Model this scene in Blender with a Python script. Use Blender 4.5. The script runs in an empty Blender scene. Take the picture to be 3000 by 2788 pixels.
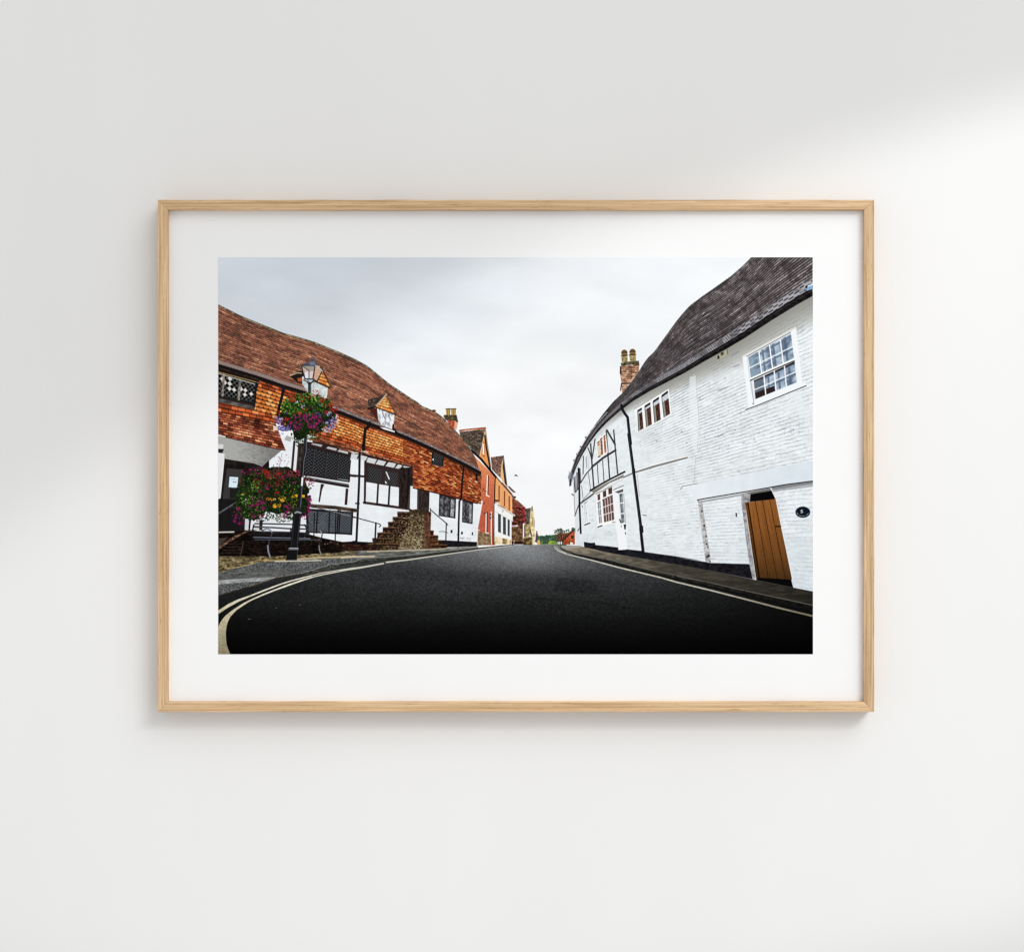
import bpy, bmesh, math, random
import numpy as np
from mathutils import Vector, Matrix

# ---------------------------------------------------------------- camera, world, lamps, exposure
# One metre of the frame's front plane fills the width of the picture (3000 units of 1/3 mm).
PX = 1.0 / 3000.0
DEPTH = 0.023                      # the frame's front stands this far off the wall
RECESS = 0.0068                     # the mat lies this far behind the frame's front
DIST = 2.0
scene = bpy.context.scene
def fx(px): return (px - 1500.0) * PX
def fz(py): return (1394.0 - py) * PX

cam_data = bpy.data.cameras.new('camera')
cam_data.sensor_width = 36.0; cam_data.sensor_fit = 'HORIZONTAL'; cam_data.lens = 72.0
cam_data.clip_start = 0.05; cam_data.clip_end = 100.0
cam = bpy.data.objects.new('camera', cam_data); scene.collection.objects.link(cam)
cam.location = (0, -DEPTH - DIST, 0); cam.rotation_euler = (math.radians(90), 0, 0)
scene.camera = cam

world = bpy.data.worlds.new('World'); scene.world = world; world.use_nodes = True
bg = world.node_tree.nodes['Background']
bg.inputs['Color'].default_value = (1.0, 0.992, 0.98, 1); bg.inputs['Strength'].default_value = 0.71

def lamp(name, kind, loc, energy, color):
    d = bpy.data.lights.new(name, kind); d.energy = energy; d.color = color
    o = bpy.data.objects.new(name, d); scene.collection.objects.link(o); o.location = loc
    return o, d
# broad soft light from the upper right
o, d = lamp('soft_light', 'AREA', (6.0, -6.6, 8.4), 640.0, (0.97, 0.99, 1.0))
d.shape = 'SQUARE'; d.size = 8.5
o.rotation_euler = (Vector((0, 0, 0)) - Vector(o.location)).to_track_quat('-Z', 'Y').to_euler()
# slanting beam across the lower right of the wall: a row of small spots that share one footprint, so the frame's shadow stays soft
BEAM = [(0.95, 2.6, 0.75, 0.8029, 0.0532, 0.5101, 0.1919, -1.3551, -1.2902, 1.1688), (1.25, 2.6, 1.75, 0.7631, 0.0611, 0.4164, 0.2366, -1.4556, -1.3393, 1.8971),
        (1.3, 2.6, 1.1, 0.8684, 0.074, 0.4825, 0.2035, -1.4059, -1.3063, 1.4547), (1.65, 2.65, 1.45, 0.7748, 0.0601, 0.3906, 0.2302, -1.4804, -1.2092, 1.9116),
        (1.9, 2.6, 2.1, 0.7565, 0.0602, 0.3324, 0.2472, -1.6108, -1.2428, 2.7362), (2.05, 2.65, 1.7, 0.9142, 0.0905, 0.3771, 0.2178, -1.5573, -1.2514, 2.4612),
        (2.35, 2.6, 1.95, 0.9058, 0.0919, 0.3384, 0.2306, -1.639, -1.2294, 3.043), (2.7, 2.6, 2.2, 0.9789, 0.1026, 0.3087, 0.2147, -1.7274, -1.2302, 3.8618)]
BEAM_POWER = 63.0
for bx, by, bz, ax_, az_, half, blend, roll, lk, gain in BEAM:
    pos = Vector((bx, -by - DEPTH, bz)); aim = Vector((ax_, -DEPTH, az_))
    o, d = lamp('beam_light', 'SPOT', pos, BEAM_POWER * gain / len(BEAM), (1.0, 1.0, 1.0))
    d.spot_size = 2 * half; d.spot_blend = blend; d.shadow_soft_size = 0.035
    dr = (aim - pos).normalized(); rr_ = dr.cross(Vector((0, 0, 1))).normalized(); uu_ = rr_.cross(dr)
    cr, sr = math.cos(roll), math.sin(roll)
    ex = cr * rr_ + sr * uu_; ey = -sr * rr_ + cr * uu_; ez = -dr; kx = math.exp(lk)
    o.matrix_world = Matrix(((ex.x * kx, ey.x, ez.x, pos.x), (ex.y * kx, ey.y, ez.y, pos.y), (ex.z * kx, ey.z, ez.z, pos.z), (0, 0, 0, 1)))

scene.view_settings.view_transform = 'Standard'; scene.view_settings.look = 'None'
scene.view_settings.exposure = 0.0; scene.view_settings.gamma = 1.0; scene.view_settings.use_curve_mapping = False
scene.render.engine = 'CYCLES'
scene.cycles.max_bounces = 8; scene.cycles.diffuse_bounces = 4; scene.cycles.use_denoising = True
scene.cycles.pixel_filter_type = 'BLACKMAN_HARRIS'; scene.cycles.filter_width = 1.4

# ---------------------------------------------------------------- materials
def lin(c): return tuple(((v / 255.0) / 12.92 if v <= 10 else ((v / 255.0 + 0.055) / 1.055) ** 2.4) for v in c)
def new_mat(name, rough=0.6, spec=0.3):
    m = bpy.data.materials.new(name); m.use_nodes = True
    b = m.node_tree.nodes['Principled BSDF']
    b.inputs['Roughness'].default_value = rough; b.inputs['Specular IOR Level'].default_value = spec
    return m, m.node_tree.nodes, m.node_tree.links, b
def noise(n, l, co, scale, vec_scale=(1, 1, 1), detail=4, rough=.55, dist=0.0, loc=(0, 0, 0)):
    mp = n.new('ShaderNodeMapping'); mp.inputs['Scale'].default_value = vec_scale; mp.inputs['Location'].default_value = loc
    l.new(co, mp.inputs['Vector'])
    t = n.new('ShaderNodeTexNoise'); t.inputs['Scale'].default_value = scale; t.inputs['Detail'].default_value = detail
    t.inputs['Roughness'].default_value = rough; t.inputs['Distortion'].default_value = dist
    l.new(mp.outputs['Vector'], t.inputs['Vector'])
    return t.outputs['Fac']
def cramp(n, l, fac, stops):
    r = n.new('ShaderNodeValToRGB'); e = r.color_ramp.elements
    while len(e) < len(stops): e.new(0.5)
    for k, (p, c) in enumerate(stops): e[k].position = p; e[k].color = (*c, 1)
    l.new(fac, r.inputs['Fac']); return r.outputs['Color']
def mixc(n, l, a, b, fac, mode='MIX'):
    m = n.new('ShaderNodeMix'); m.data_type = 'RGBA'; m.blend_type = mode
    for sock, v in ((m.inputs[6], a), (m.inputs[7], b), (m.inputs[0], fac)):
        if isinstance(v, (tuple, float, int)): sock.default_value = (*v, 1) if isinstance(v, tuple) else v
        else: l.new(v, sock)
    return m.outputs[2]
def bump(n, l, b, h, strength, dist):
    k = n.new('ShaderNodeBump'); k.inputs['Strength'].default_value = strength; k.inputs['Distance'].default_value = dist
    l.new(h, k.inputs['Height']); l.new(k.outputs['Normal'], b.inputs['Normal'])

def wall_paint():
    m, n, l, b = new_mat('wall_paint', .85, .15)
    co = n.new('ShaderNodeTexCoord').outputs['Object']
    a = noise(n, l, co, 2.2, (1.6, 1, .5), 4)
    l.new(cramp(n, l, a, [(.3, (.788, .787, .783)), (.7, (.815, .815, .811))]), b.inputs['Base Color'])
    f = noise(n, l, co, 420, detail=3); bump(n, l, b, f, .10, .0006)
    return m
def paper():
    m, n, l, b = new_mat('mat_paper', .8, .15)
    co = n.new('ShaderNodeTexCoord').outputs['Object']
    a = noise(n, l, co, 30, detail=3)
    l.new(cramp(n, l, a, [(.3, (.850, .850, .854)), (.7, (.860, .860, .863))]), b.inputs['Base Color'])
    f = noise(n, l, co, 1500, detail=2); bump(n, l, b, f, .06, .0002)
    return m
def wood(name, tone, seed):
    m, n, l, b = new_mat(name, .55, .3)
    co = n.new('ShaderNodeTexCoord').outputs['Object']
    base = noise(n, l, co, 1.0, (5, 260, 60), 4, .6, .5, (seed, seed * 3, 0))          # broad bands along the rail
    fine = noise(n, l, co, 1.0, (16, 1500, 400), 3, .6, .2, (seed * 7, seed, 0))       # fibres
    pore = noise(n, l, co, 1.0, (70, 1900, 500), 2, .6, 0, (seed * 2, seed * 5, 0))    # short dark pores
    line = noise(n, l, co, 1.0, (2.2, 420, 60), 2, .5, 1.1, (seed * 4, seed * 9, 0))   # growth lines
    T_ = lambda c: tuple(v * tone for v in lin(c))
    c = cramp(n, l, base, [(.30, T_((205, 170, 130))), (.5, T_((219, 186, 146))), (.70, T_((229, 199, 163)))])
    c = mixc(n, l, c, cramp(n, l, fine, [(.32, (.78, .75, .70)), (.62, (1.08, 1.08, 1.07))]), .9, 'MULTIPLY')
    g = cramp(n, l, line, [(.44, (0, 0, 0)), (.485, (1, 1, 1)), (.515, (1, 1, 1)), (.56, (0, 0, 0))])
    c = mixc(n, l, c, mixc(n, l, c, (.58, .50, .40), 1.0, 'MULTIPLY'), mixc(n, l, (0, 0, 0), g, .65))
    p = cramp(n, l, pore, [(.62, (0, 0, 0)), (.70, (1, 1, 1))])
    c = mixc(n, l, c, mixc(n, l, c, (.48, .38, .28), 1.0, 'MULTIPLY'), mixc(n, l, (0, 0, 0), p, .75))
    l.new(c, b.inputs['Base Color'])
    bump(n, l, b, fine, .15, .0003)
    return m

# ---------------------------------------------------------------- builders
def link(name, me, m, parent=None):
    o = bpy.data.objects.new(name, me); scene.collection.objects.link(o)
    if m: me.materials.append(m)
    if parent: o.parent = parent
    return o
def box_mesh(name, x0, x1, y0, y1, z0, z1, bev=0.0):
    bm = bmesh.new(); bmesh.ops.create_cube(bm, size=1)
    for v in bm.verts: v.co = ((x0 + x1) / 2 + v.co.x * (x1 - x0), (y0 + y1) / 2 + v.co.y * (y1 - y0), (z0 + z1) / 2 + v.co.z * (z1 - z0))
    if bev: bmesh.ops.bevel(bm, geom=bm.edges[:], offset=bev, segments=2, affect='EDGES')
    me = bpy.data.meshes.new(name); bm.to_mesh(me); bm.free(); return me

# ---------------------------------------------------------------- the setting: one plain painted wall
wall = link('wall', box_mesh('wall', -1.6, 1.6, 0.0, 0.08, -1.4, 1.4), wall_paint()); wall['kind'] = 'structure'

# ---------------------------------------------------------------- the printed picture
# The picture in the frame is a flat ink print. It is drawn here, shape by shape, on a pixel grid.
W, H = 1742, 1162
CV = np.zeros((H, W, 3), np.float32)
YY, XX = np.mgrid[0:H, 0:W].astype(np.float32)
RNG = np.random.default_rng(11)

def view(x0, y0, w):
    s = w / 1989.0
    return lambda *c: np.array(c, float).reshape(-1, 2) * s + (x0 - 640, y0 - 754)
O = view(640, 754, 1742); A = view(640, 854, 400); B = view(640, 1100, 400); Cc = view(640, 1350, 400)
D = view(640, 1616, 400); E = view(1000, 900, 400); F = view(1000, 1150, 400); G = view(1000, 1350, 400)
Hh = view(1360, 1200, 300); I = view(1360, 1400, 300); J = view(1600, 1400, 300); K = view(1650, 1000, 400)
L = view(1660, 1260, 400); M = view(1982, 754, 400); N = view(1982, 1020, 400); P = view(1982, 1400, 400)
Q = view(1982, 1616, 400); R = view(1560, 1570, 500); S = view(1000, 1580, 560); T = view(640, 1540, 360)
sc = lambda v: np.hypot(*(v(1, 0)[0] - v(0, 0)[0]))      # pixels of the print per unit of a view

def hsh(ix, iy, s=0):
    n = (np.asarray(ix).astype(np.int64) * 374761393 + np.asarray(iy).astype(np.int64) * 668265263 + s * 974711) & 0xffffffff
    n = ((n ^ (n >> 13)) * 1274126177) & 0xffffffff
    n = ((n ^ (n >> 15)) * 2246822519) & 0xffffffff
    return ((n ^ (n >> 16)) & 0xffff) / 65535.0
def vn(x, y, s=0):
    ix, iy = np.floor(x), np.floor(y); fx, fy = x - ix, y - iy
    fx = fx * fx * (3 - 2 * fx); fy = fy * fy * (3 - 2 * fy)
    a = hsh(ix, iy, s); b = hsh(ix + 1, iy, s); c = hsh(ix, iy + 1, s); d = hsh(ix + 1, iy + 1, s)
    return (a + (b - a) * fx) * (1 - fy) + (c + (d - c) * fx) * fy
def fbm(x, y, s=0, o=4):
    t, a, n = 0, 0.5, 0
    for k in range(o):
        t = t + a * vn(x, y, s + k); n += a; a *= 0.55; x = x * 2.03 + 7; y = y * 2.03 + 3
    return t / n
def rgb(*c): return np.array(c, np.float32)
def mix(a, b, t):
    t = np.clip(t, 0, 1)[..., None]
    return np.asarray(a, np.float32) * (1 - t) + np.asarray(b, np.float32) * t
def ramp(t, stops):                                   # stops: (pos, rgb)
    p = [s[0] for s in stops]; c = np.array([s[1] for s in stops], float)
    return np.stack([np.interp(t, p, c[:, k]) for k in range(3)], -1).astype(np.float32)

def put(x0, y0, cov, col):
    h, w = cov.shape
    if h == 0 or w == 0: return
    sl = (slice(y0, y0 + h), slice(x0, x0 + w))
    if callable(col): col = col(XX[sl], YY[sl])
    c = cov[..., None]
    CV[sl] = CV[sl] * (1 - c) + np.asarray(col, np.float32) * c
def cover(p):
    p = np.asarray(p, float)
    x0 = int(max(0, np.floor(p[:, 0].min()))); x1 = int(min(W, np.ceil(p[:, 0].max()) + 1))
    y0 = int(max(0, np.floor(p[:, 1].min()))); y1 = int(min(H, np.ceil(p[:, 1].max()) + 1))
    if x1 <= x0 or y1 <= y0: return 0, 0, np.zeros((0, 0), np.float32)
    w = x1 - x0; SS = 4
    out = np.zeros((y1 - y0, w + 2), np.float32)
    ax, ay = p[:, 0], p[:, 1]; bx, by = np.roll(ax, -1), np.roll(ay, -1)
    for r in range((y1 - y0) * SS):
        y = y0 + (r + .5) / SS
        k = (ay > y) != (by > y)
        if not k.any(): continue
        xs = np.sort(ax[k] + (y - ay[k]) / (by[k] - ay[k]) * (bx[k] - ax[k]))
        xs = np.clip(xs - x0, 0, w); row = out[r // SS]
        for j in range(0, len(xs) - 1, 2):
            for v, sg in ((xs[j], 1.), (xs[j + 1], -1.)):
                i = int(v); f = v - i
                row[i] += sg * (1 - f); row[i + 1] += sg * f
    return x0, y0, np.clip(np.cumsum(out, 1)[:, :w] / SS, 0, 1)
def fill(p, col, a=1.0):
    x0, y0, c = cover(p); put(x0, y0, c * a, col)
def stroke(p, w, col, w2=None, a=1.0):                # w in print pixels
    p = np.asarray(p, float); w2 = w if w2 is None else w2; m = max(w, w2) / 2 + 1
    x0 = int(max(0, np.floor(p[:, 0].min() - m))); x1 = int(min(W, np.ceil(p[:, 0].max() + m) + 1))
    y0 = int(max(0, np.floor(p[:, 1].min() - m))); y1 = int(min(H, np.ceil(p[:, 1].max() + m) + 1))
    if x1 <= x0 or y1 <= y0: return
    cov = np.zeros((y1 - y0, x1 - x0), np.float32)
    ln = np.r_[0, np.cumsum(np.hypot(*np.diff(p, axis=0).T))]; tot = max(ln[-1], 1e-6)
    for k in range(len(p) - 1):
        a0, b0 = p[k], p[k + 1]
        u0 = int(max(x0, min(a0[0], b0[0]) - m)); u1 = int(min(x1, max(a0[0], b0[0]) + m + 1))
        v0 = int(max(y0, min(a0[1], b0[1]) - m)); v1 = int(min(y1, max(a0[1], b0[1]) + m + 1))
        if u1 <= u0 or v1 <= v0: continue
        X = XX[v0:v1, u0:u1] + .5; Y = YY[v0:v1, u0:u1] + .5
        d = b0 - a0; l2 = max(d @ d, 1e-9)
        t = np.clip(((X - a0[0]) * d[0] + (Y - a0[1]) * d[1]) / l2, 0, 1)
        dist = np.hypot(X - a0[0] - t * d[0], Y - a0[1] - t * d[1])
        ww = w + (w2 - w) * (ln[k] + t * (ln[k + 1] - ln[k])) / tot
        c = np.clip(ww / 2 - dist + .5, 0, 1) * np.minimum(1, ww)
        s_ = cov[v0 - y0:v1 - y0, u0 - x0:u1 - x0]; np.maximum(s_, c, out=s_)
    put(x0, y0, cov * a, col)
def dot(x, y, rx, ry, col, a=1.0, rot=0.0):
    m = max(rx, ry) + 1
    x0 = int(max(0, x - m)); x1 = int(min(W, x + m + 2)); y0 = int(max(0, y - m)); y1 = int(min(H, y + m + 2))
    if x1 <= x0 or y1 <= y0: return
    X = XX[y0:y1, x0:x1] + .5 - x; Y = YY[y0:y1, x0:x1] + .5 - y
    c, s = np.cos(rot), np.sin(rot)
    q = np.hypot((X * c + Y * s) / rx, (-X * s + Y * c) / ry)
    put(x0, y0, np.clip((1 - q) * min(rx, ry) + .5, 0, 1) * a, col)
def quad_uv(q):                                       # inverse homography of a quad: tl, tr, br, bl -> (0,0) (1,0) (1,1) (0,1)
    M_ = []; b = []
    for (x, y), (u, v) in zip(np.asarray(q, float), ((0, 0), (1, 0), (1, 1), (0, 1))):
        M_ += [[x, y, 1, 0, 0, 0, -u * x, -u * y], [0, 0, 0, x, y, 1, -v * x, -v * y]]; b += [u, v]
    h = np.linalg.solve(np.array(M_), np.array(b))
    def f(X, Y):
        d = h[6] * X + h[7] * Y + 1
        return (h[0] * X + h[1] * Y + h[2]) / d, (h[3] * X + h[4] * Y + h[5]) / d
    return f
def curve(p, k=9):                                    # a curve as y for every column, lightly smoothed
    p = np.asarray(p, float); p = p[np.argsort(p[:, 0])]
    xs = np.arange(W); y = np.interp(xs, p[:, 0], p[:, 1])
    lo = (p[1, 1] - p[0, 1]) / (p[1, 0] - p[0, 0]); hi = (p[-1, 1] - p[-2, 1]) / (p[-1, 0] - p[-2, 0])
    y = np.where(xs < p[0, 0], p[0, 1] + (xs - p[0, 0]) * lo, y); y = np.where(xs > p[-1, 0], p[-1, 1] + (xs - p[-1, 0]) * hi, y)
    e = np.pad(y, k, mode='reflect', reflect_type='odd')
    return np.convolve(e, np.ones(2 * k + 1) / (2 * k + 1), 'valid')
def strip_uv(top, bot, asp=1.0, ref=None):            # u grows with the drawn scale of the strip, v runs from top to bottom
    hgt = np.maximum(bot - top, 2.0) if ref is None else ref
    ucum = np.cumsum(asp / hgt)
    def f(X, Y):
        i = np.clip(X.astype(int), 0, W - 1)
        return ucum[i], (Y - top[i]) / np.maximum(bot[i] - top[i], 1.0)
    return f
def area_poly(top, bot, xa, xb):
    xs = np.arange(int(xa), int(xb) + 1).clip(0, W - 1)
    return np.r_[np.c_[xs, top[xs]], np.c_[xs, bot[xs]][::-1]]
def tiles(uv, rows, cols, pal, line=.35, seed=0, scale=0.0, hl=.25, joint=.1, blotch=None, streak=0.0):
    def f(X, Y):
        u, v = uv(X, Y); u = u * cols; v = v * rows
        v = v + .22 * (fbm(u * .22, v * .3, seed + 5, 2) - .5)
        r = np.floor(v); fv = v - r
        uu = u + .5 * np.mod(r, 2) + .25 * hsh(r, r * 0, seed + 9); c = np.floor(uu); fu = uu - c
        h = .72 * hsh(c, r, seed) + .28 * fbm(u * .13, v * .16, seed + 2, 3) * 1.2
        if streak: h = (1 - streak) * h + streak * np.clip((fbm(u * .16, r * 1.7, seed + 31, 2) - .5) * 1.9 + .5, 0, 1)
        col = ramp(h, pal)
        col = col * (1 + hl * np.clip(1 - np.abs(fv - .45) / .3, 0, 1))[..., None]
        if scale:
            d = fv - (1 - scale + scale * np.sqrt(np.clip(1 - (2 * fu - 1) ** 2, 0, 1)))
            dk = np.clip(1.25 - np.abs(d + .02) / .2, 0, 1) + .7 * (d > 0)
        else:
            dk = np.clip((fv - .72) / .16, 0, 1)
            dk = np.maximum(dk, .7 * (np.minimum(fu, 1 - fu) < joint * .5))
        col = col * (1 - (1 - line) * np.clip(dk, 0, 1))[..., None]
        if blotch is not None:
            n = fbm(X / blotch[0], Y / blotch[0], seed + 20, 4)
            col = col * (1 - blotch[1] * np.clip((n - .5) * 5, 0, 1))[..., None]
        return col + (hsh(X, Y, seed + 3)[..., None] - .5) * 22
    return f
def bricks(col, dark, vpx, vpy, dr, bl, strength=.6, seed=0, grain=10, patch=0.5):  # painted brickwork, courses running to a vanishing point
    def f(X, Y):
        r = (Y - vpy) / np.maximum(X - vpx, 1) / dr + .6 * (fbm(X / 34, Y / 26, seed + 7, 3) - .5)
        k = np.floor(r); fr = r - k
        px = dr * np.maximum(X - vpx, 1)                                  # course height in pixels
        lw = np.clip((.7 + .9 * fbm(X / 14, r * .7, seed + 19, 2)) / px, 0, .5)
        on = np.clip((.55 * fbm(X / 24, r * .9, seed, 3) + .45 * fbm(X / 110, Y / 80, seed + 17, 3) - (1 - patch) * .78) * 6, 0.06, 1)
        mh = np.clip(1.3 - np.abs(fr - .5) / lw, 0, 1) * on * (.35 + .65 * hsh(np.floor(X / (bl * .7) + 3 * hsh(k, k, 3)), k, seed + 1))
        ub = X / bl + .5 * np.mod(k, 2) + .3 * hsh(k, k * 0, seed + 2); fu = ub - np.floor(ub)
        mv = np.clip(1 - np.abs(fu - .5) * bl / .9, 0, 1) * (hsh(np.floor(ub), k, seed + 4) > .62) * .6 * on
        m = np.clip(mh + mv, 0, 1) * strength * np.interp(Y, [500, 720], [1, .55])
        base = np.asarray(col, np.float32) if not callable(col) else col(X, Y)
        c = mix(base * np.ones(X.shape + (1,)), dark, m)
        c = c - np.clip((vn(X / 6, Y / 3.4, seed + 21) - .74) * 5, 0, 1)[..., None] * np.clip((fbm(X / 40, Y / 30, seed + 23, 2) - .45) * 4, 0, 1)[..., None] * 30
        c = c + ((fbm(X / 9, Y / 7, seed + 11, 3) - .5) * grain * 2.2 + (hsh(X, Y, seed) - .5) * grain)[..., None]
        return c + ((fbm(X / 70, Y / 70, seed + 13, 3) - .5) * 18)[..., None]
    return f
def mottle(stops, s, seed=0, sx=1.0, grain=14, o=4, gain=1.6):
    def f(X, Y):
        n = (fbm(X / s / sx, Y / s, seed, o) - .5) * gain + .5
        return ramp(n, stops) + (hsh(X, Y, seed + 8)[..., None] - .5) * grain
    return f
def lattice(q, nx, ny, line=(128, 130, 134), glass=(20, 20, 23), lw=.09, white=(), dark2=None, wc=(226, 218, 214)):   # diamond leaded lights
    uv = quad_uv(q)
    def f(X, Y):
        u, v = uv(X, Y); a = u * nx + v * ny; b = u * nx - v * ny
        fa = np.abs(a - np.round(a)); fb = np.abs(b - np.round(b))
        g = np.asarray(glass, np.float32) * np.ones(X.shape + (1,))
        if dark2 is not None: g = mix(g, dark2, hsh(np.floor(a), np.floor(b), 4) * 1.0)
        for wa, wb in white: g = mix(g, wc, ((np.floor(a) == wa) & (np.floor(b) == wb)).astype(np.float32))
        m = np.clip(1.4 - np.minimum(fa, fb) / lw, 0, 1)
        return mix(g, line, m * .85)
    fill(q, f)

# ---- sky
def sky(X, Y):
    x, y = X / W, Y / H
    n = fbm(x * 3.2 + y * 1.5, y * 5.5 - x * 1.0, 40, 5) - .5
    d = np.hypot((x - .1) / .42, (y - .02) / .36)
    b = np.clip(1.15 - d, 0, 1) ** 1.1
    c = mix(rgb(244, 246, 248), rgb(213, 221, 232), b * .92 + n * .5)
    top = np.clip(1 - y / .3, 0, 1) * np.clip(1.2 - x, 0, 1)
    c = mix(c, rgb(214, 222, 231), top * .5)
    c = c - (np.clip(fbm(x * 4 - 2.5 * y, y * 7, 60, 4) - .5, 0, 1) * 18)[..., None]
    cl = fbm(x * 2.6 + .8 * y + .3 * fbm(x * 5, y * 6, 66, 3), y * 5.2 - x * .9, 63, 5) - .5
    c = c + (cl * 34 * np.clip(.35 + y * 1.2, 0, 1))[..., None] - (7 * np.exp(-((x - .3) / .12) ** 2 - ((y - .03) / .1) ** 2))[..., None]
    c = c + ((fbm(x * 9 + y * 3, y * 15, 68, 4) - .5) * 11)[..., None]
    c = mix(c, rgb(246, 247, 248), np.exp(-((x - .56) / .13) ** 2 - ((y - .66) / .1) ** 2) * .6)
    return c
put(0, 0, np.ones((H, W), np.float32), sky)

# ---- far end of the street
def foliage(p, cols, n, r, seed, box=None, a=1.0):
    g = np.random.default_rng(seed); x0, y0, c = cover(p)
    ys, xs = np.nonzero(c > .5)
    for k in g.integers(0, len(ys), n):
        q = cols[g.integers(len(cols))]; rr = r * g.uniform(.6, 1.4)
        dot(x0 + xs[k] + g.uniform(-1, 1), y0 + ys[k] + g.uniform(-1, 1), rr, rr * g.uniform(.5, .9), np.array(q) * g.uniform(.8, 1.2), a, g.uniform(0, 3.1))
woods = I(1425, 1320, 1432, 1140, 1500, 1118, 1560, 1128, 1640, 1112, 1720, 1108, 1800, 1100, 1990, 1090, 1990, 1320)
fill(woods, (58, 84, 66)); foliage(woods, [(48, 74, 60), (74, 104, 74), (88, 116, 80), (40, 60, 52)], 260, 2.2, 3)
tr = J(160, 1075, 170, 1020, 250, 985, 290, 980, 330, 1040, 410, 1010, 440, 1010, 470, 1060, 520, 975, 585, 980, 590, 1080)
foliage(tr, [(48, 60, 52), (70, 92, 70), (86, 104, 78), (50, 66, 60)], 90, 2.0, 5)
bush = I(1630, 1290, 1650, 1235, 1720, 1215, 1790, 1240, 1810, 1290)
fill(bush, (112, 138, 58)); foliage(bush, [(150, 172, 64), (92, 122, 50), (128, 150, 60)], 60, 1.8, 6)
fill(I(1420, 1285, 1860, 1285, 1860, 1310, 1420, 1310), (136, 150, 104))
fill(J(205, 1218, 222, 1072, 330, 1068, 450, 1062, 520, 1010, 540, 1040, 340, 1230), mottle([(.2, (66, 42, 34)), (.6, (104, 66, 50)), (.9, (140, 90, 66))], 3, 4))
fill(J(335, 1228, 525, 1022, 560, 1078, 562, 1292, 335, 1292), mottle([(.2, (150, 56, 24)), (.6, (192, 80, 36)), (.9, (216, 110, 56))], 4, 5))
stroke(J(330, 1225, 525, 1012), 3.2, (52, 34, 30))
fill(J(222, 1226, 325, 1232, 325, 1292, 222, 1292), (40, 36, 36))
for x in (236, 268, 302): fill(J(x - 11, 1236, x + 11, 1238, x + 10, 1286, x - 10, 1286), (240, 240, 240))
fill(J(468, 1240, 518, 1240, 518, 1292, 468, 1292), (230, 228, 226)); stroke(J(452, 1240, 452, 1290), 2.4, (70, 40, 34))
fill(J(480, 1120, 540, 1120, 540, 1180, 490, 1180), (44, 48, 52)); stroke(J(335, 1240, 560, 1244), 1.2, (90, 40, 26))

# ---- stone church and the creeper house
fill(I(1160, 880, 1178, 600, 1312, 578, 1320, 700, 1275, 868), mottle([(.2, (60, 58, 56)), (.6, (86, 82, 78)), (.9, (116, 110, 102))], 5, 8))
fill(I(1275, 868, 1302, 640, 1308, 552, 1330, 550, 1352, 660, 1372, 860, 1376, 1300, 1312, 1302), mottle([(.2, (176, 152, 100)), (.5, (222, 202, 150)), (.9, (240, 226, 184))], 6, 9))
stroke(I(1322, 552, 1322, 640), 2.2, (84, 74, 60)); stroke(I(1300, 600, 1275, 860), 2.0, (206, 192, 164))
fill(I(1138, 905, 1282, 880, 1320, 1160, 1320, 1300, 1138, 1300), mottle([(.2, (116, 96, 60)), (.5, (170, 148, 102)), (.9, (206, 186, 140))], 6, 10))
fill(I(1138, 905, 1168, 905, 1166, 1180, 1138, 1180), (236, 234, 230)); stroke(I(1180, 940, 1180, 1140), 3, (70, 48, 38))
fill(I(1196, 870, 1286, 850, 1266, 884, 1180, 906), (60, 50, 44)); fill(I(1255, 1140, 1290, 1050, 1300, 1150), (222, 220, 216))
fill(I(1325, 760, 1340, 830, 1338, 950, 1322, 900), (150, 122, 76)); stroke(I(1362, 820, 1362, 960), 1.6, (110, 90, 60))
fill(I(1150, 1168, 1330, 1150, 1338, 1305, 1150, 1300), mottle([(.2, (52, 42, 26)), (.5, (96, 78, 44)), (.9, (150, 126, 80))], 5, 11))
stroke(I(1285, 1030, 1310, 1120), 3.4, (60, 52, 30))
fill(I(1325, 1140, 1372, 1140, 1370, 1305, 1330, 1305), (226, 212, 178))
fill(I(1392, 1085, 1436, 1085, 1432, 1245, 1386, 1245), (84, 72, 74)); fill(I(1402, 1030, 1424, 1030, 1428, 1090, 1398, 1090), (150, 78, 76)); fill(I(1380, 1205, 1440, 1205, 1436, 1245, 1380, 1245), (56, 56, 64))
fill(I(1420, 1210, 1470, 1200, 1484, 1300, 1420, 1302), (216, 168, 98)); foliage(I(1475, 1220, 1520, 1240, 1520, 1290, 1480, 1290), [(120, 130, 56), (80, 100, 50)], 14, 1.6, 8)
fill(I(925, 335, 960, 392, 1050, 450, 1168, 552, 930, 560), mottle([(.2, (92, 46, 38)), (.5, (128, 68, 54)), (.9, (160, 104, 84))], 4, 12))
fill(I(925, 552, 1180, 562, 1192, 700, 1192, 872, 1142, 884, 1142, 1010, 1138, 1290, 925, 1290), mottle([(.15, (36, 18, 18)), (.45, (84, 38, 36)), (.7, (122, 58, 50)), (.95, (160, 84, 66))], 4.5, 13, gain=2))
fill(I(925, 960, 1050, 950, 1138, 1000, 1130, 1240, 925, 1280), mottle([(.15, (60, 42, 30)), (.5, (110, 80, 54)), (.9, (150, 112, 78))], 5, 14))
foliage(I(1120, 570, 1195, 590, 1200, 870, 1150, 880), [(196, 62, 62), (150, 44, 46), (110, 34, 36)], 46, 2.0, 9)
foliage(I(950, 740, 1140, 700, 1130, 960, 1000, 980), [(40, 26, 18), (90, 66, 38), (52, 32, 22)], 60, 2.2, 10)
stroke(I(930, 556, 1175, 566), 2.2, (150, 60, 48)); fill(I(918, 922, 1046, 914, 1050, 944, 920, 950), (226, 220, 222)); stroke(I(930, 936, 1000, 932), 1.2, (170, 90, 110))
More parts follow.
